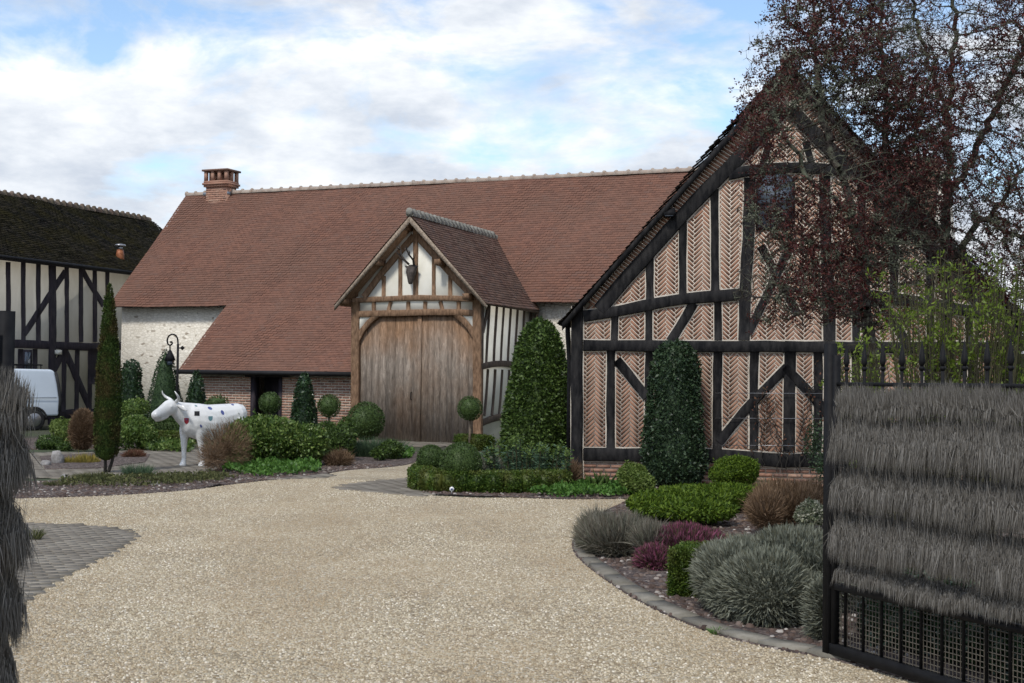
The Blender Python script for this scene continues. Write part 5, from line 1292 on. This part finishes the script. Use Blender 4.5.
# dark topiary by the barn
for px, Y, ytop, R_, n, lab, mat in ((132, 38.5, 360, .40, 5000, 'rounded dark holly cone left of the scroll lamp', 'holly'), (166, 37.0, 350, .50, 6500, 'tallest dark yew cone under the scroll lamp', 'yew'),
                                    (197, 36.6, 371, .31, 3500, 'narrow loose holly in front of the low brick wall behind the cow', 'holly'), (305, 36.0, 373, .34, 4200, 'loose dark holly cone between the doorway and the big porch door', 'holly')):
    cone_shrub('holly_cone' if mat == 'holly' else 'yew_cone', lab, 'topiary', GX(px, Y), V(px, ytop, Y)[2], [(0, R_ * .9), (.15, R_), (.4, R_ * .88), (.7, R_ * .58), (.88, R_ * .36 if px != 132 else R_ * .6), (.97, R_ * .12 if px != 132 else R_ * .35), (1, .02)], LM[mat], .07 if mat == 'holly' else .05, n, amp=.12 if mat == 'holly' else .05, core=.82, group='dark cones along the barn')
# clipped balls
def bl(px, py, Y, rpx, lab, n=2600, leaf=.04, stem=None, **k):
    c = V(px, py, Y); r = rpx / F * Y; return ball('box_ball', lab, 'topiary', c, r, LM['box'], leaf, n, 'clipped box balls', stem=stem, **k)
bl(270, 403, 35.6, 10.5, 'small clipped ball on a stem in front of the dark doorway', 1800, .04, .03)
bl(329, 406, 35.6, 11, 'small clipped ball on a stem by the brick wall left of the porch', 1800, .04, .03)
bl(366, 421, 33.2, 18, 'largest clipped box ball in front of the left porch post', 3800, .045, .04)
bl(470, 408.5, 33.2, 12, 'clipped ball standard on a bare stem in front of the right door', 2200, .035, .03)
bl(431, 459.5, 21.9, 14, 'smaller clipped ball at the left end of the low hedge', 3200, .028)
bl(461, 463.5, 20.9, 20.5, 'bigger clipped ball behind the low hedge in front of the door', 5200, .028)
# hedges
zz = lambda a: [G(x, y)[:2] for x, y in a]
path_hedge('box_hedge', 'long low box hedge curving around the bed under the laurel cone', smooth_poly(zz([(430, 481), (421, 488), (434, 491.5), (470, 492.5), (520, 493), (563, 491.5)]), 3), .34, .29, LM['hedge'], .035, 16000)
path_hedge('box_hedge', 'short low box hedge under the ball standard', [GX(464, 33.8), GX(487, 33.2)], .5, .32, LM['hedge'], .045, 2500)
path_hedge('box_hedge', 'low square box hedge behind the cow statue, nearer of two', [GX(147, 35.2), GX(192, 34.8)], .5, .26, LM['hedge'], .045, 4500)
path_hedge('box_hedge', 'low dark hedge behind the cow statue, further of two', [GX(146, 36.6), GX(184, 36.3)], .45, .52, LM['box'], .045, 4000)
path_hedge('box_cube', 'clipped yellow green box cube beside the purple heather', [G(686, 598)[:2], G(704, 591)[:2] + np.array([.0, .10])], .26, .36, LM['hedge'], .022, 9000, cat='topiary', wob=.008)
# bushes
def B(name, lab, cat, lobes, mat, leaf, n, **k):
    L = []
    for px, py, Y, rx, rz, ry in lobes:
        c = V(px, py, Y); L.append((c, (rx / F * Y, ry, rz / F * Y)))
    return bush(name, lab, cat, L, LM[mat], leaf, n, **k)
B('laurel_bush', 'big rounded leafy bush right of the cow statue', 'bush', [(268, 440, 26.6, 40, 26, .75), (248, 442, 26.2, 26, 22, .5), (305, 445, 26.6, 22, 19, .5)], 'bush', .07, 13000, amp=.12)
B('evergreen_bush', 'darker loose bush between the big bush and the largest ball', 'bush', [(332, 441, 28.4, 18, 21, .5), (346, 433, 29.6, 9, 14, .3)], 'laurel', .06, 3600, amp=.25)
B('laurel_bush', 'leafy green bush behind the cypress', 'bush', [(134, 431, 31.6, 17, 16, .5), (146, 436, 31.6, 9, 11, .4)], 'bush', .06, 3600, amp=.2)
B('laurel_bush', 'small yellowish bush beyond the cypress by the barn corner', 'bush', [(134, 409, 35.5, 13, 9, .4), (116, 415, 36.5, 10, 12, .4)], 'bush', .06, 2200, amp=.2)
B('laurel_bush', 'low yellow green bush by the rear wheel of the van', 'bush', [(66, 434, 33.5, 8, 14, .3), (58, 428, 35.5, 7, 9, .3)], 'lime', .06, 1600, amp=.25)
B('ivy_mound', 'low dark green mound in front of the van wheel', 'bush', [(50, 444, 31.5, 13, 7, .4), (66, 447, 31.0, 8, 5, .3)], 'laurel', .05, 1700, amp=.3)
B('box_mound', 'dark low mound seen behind the back of the cow statue', 'bush', [(217, 403, 34.5, 11, 7, .4), (214, 412, 34.3, 13, 12, .4)], 'box', .045, 1500)
B('skimmia', 'small dark shrub right of the blue green grass tuft', 'bush', [(391, 450, 29.0, 11, 9, .25), (380, 453, 28.4, 7, 6, .2)], 'laurel', .05, 1500, amp=.2)
B('hebe', 'light green leafy bush at the foot of the gable, left of the dark column', 'bush', [(633, 478, 20.6, 16, 14, .3), (645, 483, 20.2, 10, 10, .2)], 'lime', .045, 3200, amp=.2)
B('box_bush', 'rounded dense green bush at the foot of the gable, right of the dark column', 'bush', [(737, 470, 20.6, 23, 14, .34), (722, 474, 20.4, 12, 9, .25)], 'juniper', .035, 6500, amp=.12)
B('juniper', 'wide spreading bright green juniper in the middle of the right bed', 'shrub', [(690, 499, 17.6, 40, 11, .75), (655, 506, 17.0, 28, 10, .5), (728, 495, 18.2, 30, 10, .6), (700, 510, 16.4, 34, 9, .5)], 'juniper', .055, 17000, amp=.3, spread=1.1, k=14, w=.35, core=.7, depth=.35)
B('variegated_shrub', 'cream and green variegated shrub beside the gate post', 'shrub', [(811, 514, 14.2, 14, 13, .2)], 'variegated', .035, 1500, amp=.3, core=.5)
B('climbing_rose', 'thin leafy climber on the gable beside the gate post', 'climber', [(815, 445, 21.4, 10, 26, .18), (822, 470, 21.0, 10, 16, .15)], 'ivy', .045, 900, amp=.4, core=0, depth=.9)
# climber on the wires
mb = MB(); rng = np.random.default_rng(5); lv = []
for i in range(9):
    u0_, _ = GP.uz(rng.uniform(755, 812), 455); x = u0_; z = .25; P = []
    while z < rng.uniform(1.2, 2.3): P.append(GP.at(x, z, .12)); z += .12; x += rng.normal() * .07
    if len(P) > 2: mb.tube(P, .007, 4, cap=False); lv += P[3:]
t = thing('climbing_rose', 'sparse brown stemmed climber trained on wires across the brick panels', 'climber', GP.at(GP.uz(780, 450)[0], 0, .12)); mb.build('stems', M['bark'], t)
P = np.repeat(np.array(lv), 5, 0) + rng.normal(size=(len(lv) * 5, 3)) * .05; mb = MB(); leaves(mb, P, unit(rng.normal(size=P.shape)), .05, .5, 1.0); mb.build('leaves', LM['rust'], t)

def D(name, lab, cat, lobes, mat, n, L, w, **k):
    LL = [(V(px, py, Y), (rx / F * Y, ry, rz / F * Y)) for px, py, Y, rx, rz, ry in lobes]; return dome_shrub(name, lab, cat, LL, LM[mat], n, L, w, **k)
D('lavender', 'grey brown lavender clump at the tip of the kerbed bed', 'shrub', [(618, 537, 13.4, 38, 22, .4), (596, 534, 13.8, 20, 22, .3), (650, 540, 13.0, 20, 18, .3)], 'lavender', 11000, .13, .008, up=.9)
D('heather', 'purple flowering heather mound spilling towards the box cube', 'shrub', [(684, 546, 12.9, 38, 20, .34), (655, 560, 12.5, 21, 17, .27), (706, 541, 13.1, 20, 13, .25)], 'heather', 12000, .055, .013, up=.5)
D('santolina', 'large pale grey santolina, biggest lobe next to the box cube', 'shrub', [(742, 577, 10.2, 50, 38, .38), (768, 588, 9.7, 46, 40, .36), (722, 568, 10.6, 30, 28, .3), (795, 564, 10.5, 50, 36, .42), (826, 580, 10.2, 36, 34, .3), (752, 560, 10.8, 48, 26, .4), (735, 595, 9.9, 30, 24, .25), (800, 596, 9.7, 28, 28, .25)], 'santolina', 42000, .05, .010, up=.45, core=.8, amp=.22, depth=.3)
D('santolina', 'small pale grey santolina against the gate post', 'shrub', [(822, 612, 9.1, 16, 34, .14)], 'santolina', 4000, .05, .010, up=.5)
D('spirea', 'twiggy reddish brown shrub behind the santolina', 'shrub', [(785, 505, 15.4, 38, 24, .45), (765, 510, 15.0, 20, 20, .3), (810, 500, 15.8, 20, 20, .35)], 'dry', 9500, .10, .009, up=.8)
D('rounded_grass', 'rounded brown twiggy mound left of the cypress', 'shrub', [(82, 430, 30.5, 13.5, 21, .32)], 'dry', 6500, .09, .014, up=.7)
D('dry_shrub', 'sparse dry shrub in front of the hind legs of the cow statue', 'shrub', [(226, 447, 24.6, 26, 26, .4), (214, 455, 24.3, 16, 14, .3)], 'dry', 3000, .16, .006, up=.6, core=0, depth=.9, bend=.2)
D('dry_shrub', 'low brown mound in front of the darker loose bush', 'shrub', [(338, 459, 26.6, 15, 9, .3)], 'dry', 1500, .12, .009, up=.6, core=.4)
D('rosemary', 'silvery green low shrub behind the low hedge', 'shrub', [(487, 470, 21.4, 17, 13, .25)], 'santolina', 2600, .07, .010, up=.7)
D('sedge_mound', 'golden yellow sedge mound beside the grey rock', 'sedge', [(86, 463, 26.6, 13, 7, .3), (68, 465, 26.4, 8, 6, .2)], 'yellow', 3200, .13, .011, up=.8)
D('sedge_mound', 'flat rusty brown mound on the paving behind the cypress', 'sedge', [(134, 455, 28.6, 11, 5, .3)], 'rust', 1500, .09, .011, up=.6)
D('dry_shrub', 'dry twiggy shrub at the right end of the low hedge', 'shrub', [(573, 474, 22.0, 9, 13, .2)], 'dry', 1300, .16, .007, up=1.2, core=0, depth=.9)
# euphorbia: stems with whorled leaves and lime heads
def euphorbia():
    rng = np.random.default_rng(4); Y = 21.5; base = GX(525, Y); t = thing('euphorbia', 'blue green euphorbia with lime flower heads behind the low hedge', 'plant', base); mb = MB(); hd = MB(); st = MB()
    for i in range(62):
        px = rng.uniform(492, 566); x = GX(px, Y + rng.uniform(-.35, .35)); hgt = rng.uniform(.45, .80) * (1.12 - abs(px - 522) / 110) ; top = x + np.array([(px - 525) * .0035, rng.normal() * .04, hgt])
        st.tube([x * .6 + base * .4, (x + top) / 2, top], [.01, .008, .006], 4, cap=False)
        s = rng.random(46) ** .8; P = x + (top - x) * (.3 + .7 * s)[:, None]; a = rng.random(46) * 6.28; N = unit(np.stack([np.cos(a), np.sin(a), np.full(46, .25)], 1)); leaves(mb, P, N, .085, .22, .3, rng)
        if rng.random() < .62: P = np.repeat(top[None], 34, 0) + rng.normal(size=(34, 3)) * np.array([.03, .03, .035]); leaves(hd, P, unit(rng.normal(size=(34, 3)) + Z * .5), .035, .8, .8, rng)
    st.build('stems', LM['twig_green'], t); mb.build('leaves', LM['euphorbia'], t); hd.build('flower_heads', LM['euphorbia_head'], t)
euphorbia()
# sword leaved plant
p = GX(603, 20.9); mb = MB(); rng = np.random.default_rng(2)
for i in range(60):
    a = rng.uniform(-.9, .9); d = unit(np.array([math.sin(a) * .8, rng.normal() * .3, 1])); c = p + np.array([rng.normal() * .07, rng.normal() * .05, 0])
    blades(mb, c[None], d[None], .38, .035, .12, rng)
tag(mb.build('iris', LM['laurel'], loc=p), 'dark green sword leaved plant at the foot of the gable corner', 'plant')
# grass tufts
def T(name, lab, px, py, R, H, mat, n, w=.008, **k):
    return tuft(name, lab, 'grass', G(px, py), R, H, LM[mat], n, w, **k)
T('grass_tuft', 'blue green grass tuft in front of the largest clipped ball', 376, 457, .50, .52, 'blue_grass', 1700, .012, sy=.6)
T('grass_tuft', 'blue green spiky tuft right of the cypress stems', 139, 478, .20, .30, 'blue_grass', 420, .010)
T('grass_tuft', 'olive sedge tuft left of the cypress stems', 95, 481, .26, .20, 'sedge', 700, .009, splay=.9)
T('grass_tuft', 'olive tuft right of the blue green spiky tuft', 168, 481, .24, .16, 'sedge', 600, .009, splay=1.0)
T('grass_tuft', 'low olive tuft near the right end of the island bed', 205, 479, .22, .14, 'sedge', 520, .009, splay=1.1)
T('grass_tuft', 'pale straw feathery grass behind the purple heather', 722, 549, .20, .30, 'pale_grass', 1500, .005, splay=1.1, bend=.5)
T('grass_tuft', 'thin green grass between the rounded bush and the brown shrub', 765, 492, .2, .3, 'sedge', 300, .006)
T('grass_tuft', 'small grass tuft growing at the kerb edge', 718, 634, .04, .07, 'bright', 90, .005, splay=1.2)
T('grass_tuft', 'green tuft at the edge of the paving beside the left gate', 33, 540, .07, .17, 'sedge', 160, .007, splay=.6)
T('grass_tuft', 'dull green tuft at the far left of the island bed', 56, 486, .16, .12, 'sedge', 260, .009, splay=1.0)
# ground covers
ground_cover('ground_cover', 'bright green leafy mat in front of the big rounded bush', 'ground cover', [G(x, y)[:2] for x, y in [(222, 474), (262, 478), (318, 474), (320, 468), (280, 464), (228, 466)]], .03, .07, 3600, LM['bright'], .14)
ground_cover('ground_cover', 'bright green leafy mat between the low hedge and the lavender', 'ground cover', [G(x, y)[:2] for x, y in [(528, 497), (575, 498.5), (618, 498), (640, 496), (632, 488), (570, 486), (566, 491)]], .03, .06, 4200, LM['bright'], .12)
ground_cover('ground_cover', 'low green mat on the paving behind the cow statue', 'ground cover', [G(x, y)[:2] for x, y in [(142, 451), (190, 453), (192, 446), (146, 445)]], .03, .10, 2600, LM['bush'], .12)
ground_cover('ground_cover', 'small green mat at the foot of the blue green grass tuft by the drive', 'ground cover', [G(x, y)[:2] for x, y in [(386, 459), (410, 459), (414, 453), (396, 452)]], .012, .07, 1500, LM['bright'], .1)
ground_cover('ground_cover', 'olive mat of low plants in the island bed', 'ground cover', [G(x, y)[:2] for x, y in [(60, 488), (120, 489), (200, 485), (238, 480), (210, 476), (120, 479), (60, 483)]], .03, .05, 2600, LM['sedge'], .07)
# rocks and the plant label
def rock(px, py, r, lab, sq=.7):
    p = G(px, py); mb = MB(); mb.blob(p + Z * r * sq * .5, (r, r * .8, r * sq), k=9, lump=.22); tag(mb.build('rock', M['rock'], loc=p), lab, 'rock', 'rocks in the beds')
rock(57, 464, .13, 'pointed grey rock beside the golden sedge', 1.3); rock(46, 466, .10, 'low brown rock at the far left of the golden sedge'); rock(155, 486, .07, 'small blue grey stone at the front of the island bed')
rock(64, 478, .06, 'small dark stone at the left of the island bed')
p = G(452, 494.8); p[1] -= .1; t = thing('plant_label', 'small round white plant label on a stake before the low hedge', 'label', p)
mb = MB(); mb.tube([p, p + Z * .07], .006, 5); mb.build('stake', M['steel'], t)
mb = MB(); mb.tube([p + Z * .09 + np.array([0, -.004, 0]), p + Z * .09 + np.array([0, .006, 0])], .034, 16); mb.build('disc', M['white_gloss'], t)
mb = MB(); mb.tube([p + Z * .09 + np.array([0, -.007, 0]), p + Z * .09 + np.array([0, -.0045, 0])], .015, 14); mb.build('disc_centre', M['blue'], t)

# ------------------------------------------------------------------ gates with brushwood screens
def gate(lab, P0, d, length, side, screen_side, rows, n_str, low=.03, seed=1, us0=.12):
    """P0 = free end at ground, d = unit direction to the hinge; screen hangs on screen_side"""
    rng = np.random.default_rng(seed); pl = Plane(P0, d)
    if np.dot(pl.n[:2], screen_side) < 0: sgn = -1
    else: sgn = 1
    at = lambda u, z, o: pl.at(u, z, o * sgn)
    t = thing('gate', lab, 'gate', pl.at(0, 0, 0), 'black iron gates with heather screens')
    def bar(name, u0, u1, z0, z1, o0, o1):
        mb = MB(); mb.hexa([at(u0, z0, o0), at(u1, z0, o0), at(u1, z1, o0), at(u0, z1, o0), at(u0, z0, o1), at(u1, z0, o1), at(u1, z1, o1), at(u0, z1, o1)]); return mb.build(name, M['iron'], t)
    bar('stile', 0, .055, low - .02, 1.90, -.03, .028); bar('stile', .075, .105, low, 1.83, -.02, .02); bar('stile', length - .06, length, low, 1.9, -.03, .03)
    bar('bottom_rail', .06, length - .06, low, low + .065, -.02, .022); bar('middle_rail', .06, length - .06, .42, .46, -.018, .02)
    mb = MB(); mb.tube([at(.06, 1.655, 0), at(length - .06, 1.655, 0)], .012, 7); mb.build('top_rail', M['iron'], t)
    u = .19
    while u < length - .1:
        mb = MB(); mb.tube([at(u, low + .06, 0), at(u, 1.755, 0)], .0095, 6); mb.tube([at(u, 1.735, 0), at(u, 1.748, 0), at(u, 1.758, 0)], [.012, .019, .012], 7)
        mb.tube([at(u, 1.755, 0), at(u, 1.785, 0), at(u, 1.80, 0), at(u, 1.90, 0)], [.008, .019, .018, .001], 6); mb.build('picket', M['iron'], t); u += .172
    mb = MB(); g_ = .030                       # welded mesh behind the lower pickets
    for i in range(int(length / g_)):
        uu = .1 + i * g_
        if uu > length - .06: break
        mb.tube([at(uu, low + .06, -.015), at(uu, 1.6, -.015)], .0032, 3, cap=False)
    for i in range(int(1.55 / g_)):
        z = low + .07 + i * g_; mb.tube([at(.1, z, -.018), at(length - .06, z, -.018)], .0032, 3, cap=False)
    mb.build('wire_mesh', M['twine'], t)
    # brushwood: a backing of packed twigs plus loose strands, tied row by row
    mb = MB(); bk = MB()
    zt = [r[0] for r in rows]; zb = [r[1] for r in rows]
    for (z1, z0, up, th) in rows:
        n = int(n_str * (z1 - z0 + .1) * 4.2); u = rng.uniform(us0, length - .02, n); u += .01 * np.sin(u * 40)
        zz_ = z1 + .01 - rng.random(n) ** 1.3 * (z1 - z0) * .55; wav = .014 * np.sin(u * 5.3 + z1 * 9) + .008 * np.sin(u * 17 + z1 * 5) + .007 * np.sin(u * 47 + z1 * 3)
        bulge = th * (.10 + .9 * np.clip((z1 - zz_) / (z1 - z0) * 2.2, 0, 1) ** .6); o = .012 + bulge * rng.random(n) ** .35
        P = np.array([at(a, b + w_, c) for a, b, c, w_ in zip(u, zz_, o, wav)])
        Ddir = np.stack([rng.normal(size=n) * .13, np.full(n, -1.0), np.abs(rng.normal(size=n)) * .08 + .05], 1)
        tw_ = rng.random(n) < .05; Ddir[tw_, 0] = rng.normal(size=tw_.sum()) * .7; Ddir[tw_, 2] += .12
        if up: m = rng.random(n) < up; Ddir[m, 1] *= -1; Ddir[m, 0] *= 1.2
        Dw = Ddir[:, :1] * pl.d + Ddir[:, 1:2] * Z + Ddir[:, 2:] * pl.n * sgn
        cl = np.sin(u * 31 + z1 * 7) * .05 + np.sin(u * 77) * .04; Dw = Dw + cl[:, None] * pl.d; blades(mb, P, Dw, (z1 - z0) * .44, .0030, .03, rng, .28)
        us = np.arange(us0 + .01, length, .05); tops = [at(a, z1 - .02 + .012 * math.sin(a * 5.3 + z1 * 9), .03) for a in us]
        prof_ = [(z1 - .03, .0), (z1 - .04, .015), ((z1 + z0) / 2, .02 + th * .25), (z0 + .05, .02 + th * .3), (z0 + .05, .0)]
        vs = []
        for a in us:
            for (z, o_) in prof_: vs.append(at(a, z + .012 * math.sin(a * 5.3 + z1 * 9) + rng.normal() * .004, o_ * (1 + .12 * math.sin(a * 23 + z * 7))))
        k = len(prof_); bk.add(vs, [(i * k + j, (i + 1) * k + j, (i + 1) * k + (j + 1) % k, i * k + (j + 1) % k) for i in range(len(us) - 1) for j in range(k)] + [tuple(range(k)), tuple(range((len(us) - 1) * k + k - 1, (len(us) - 1) * k - 1, -1))])
    for (z1, z0, up, th) in rows[1:]:      # wire ties pulling each row in
        for uu in np.arange(us0 + .12, length - .1, .31):
            w3 = MB(); w3.tube([at(uu, z1 + .02, .02), at(uu + .004, z1 + .015, th * .55), at(uu + .012, z1 - .01, th * .75), at(uu + .02, z1 - .035, th * .6)], .0018, 4, cap=False); w3.build('wire_tie', M['twine'], t)
    mb.v += bk.v; 
    for f in bk.f: mb.f.append(f + mb.n)
    mb.n += bk.n
    sc_ = mb.build('heather_screen', M['brush_twig'], t)
    return t
rows = [(1.59, 1.44, .5, .09), (1.45, 1.165, .05, .125), (1.165, .90, .04, .125), (.90, .60, .04, .125), (.60, .45, .0, .10)]
a = GX(828, 8.55); gd = unit(np.array([.385, -.923]))
gate('right black iron gate with spear tops hung with five rows of grey heather', a[:2], gd, 2.6, 1, np.array([-gd[1], gd[0]]) * -1, rows, 15500, seed=3, us0=.19)
b = np.array([-.359 * 5.5, 5.5]); gl = unit(np.array([-.42, -.91]))
gate('left black iron gate seen end on at the left edge with shaggy heather', b, gl, 1.9, -1, np.array([.91, -.42]), [(1.58, 1.40, .5, .15), (1.46, 1.15, .08, .13), (1.19, .88, .05, .13), (.92, .58, .05, .11), (.62, .30, .0, .08)], 15500, seed=8, us0=.0)

for c_, r_, lab in (((2.50, 9.0, .18), (.26, .45, .24), 'low dark evergreen shrub behind the leftmost lower pickets of the right gate'), ((3.0, 7.9, .18), (.28, .5, .26), 'low dark evergreen shrub behind the wire mesh at the right edge')):
    bush('evergreen_shrub', lab, 'shrub', [(np.array(c_), r_), (np.array(c_) + np.array([.25, -.5, 0]), r_)], LM['holly'], .045, 5000, amp=.25)
# ------------------------------------------------------------------ background greenery to the right and behind
def far_tree(name, lab, x, y, h, r, n):
    t = thing(name, lab, 'tree', (x, y, 0)); mb = MB(); rng = np.random.default_rng(int(x * 7 + y) % 999)
    for i in range(5): c = np.array([x, y, h * .62]) + rng.normal(size=3) * np.array([r * .4, r * .4, h * .14]); P, N = ell_pts(c, (r * .7, r * .7, h * .3), n // 5, rng, .6, .3, -1); leaves(mb, P, N, .32, .6, 1.2, rng)
    mb.build('crown', LM['far'], t); s = MB(); s.tube([(x, y, 0), (x, y, h * .6)], [.2, .12], 8); s.build('trunk', M['bark'], t)
path_hedge('hedge', 'tall dark hedge beyond the right gate', [(7.4, 21.0), (13, 18.5)], 1.0, 2.3, LM['far'], .09, 14000)
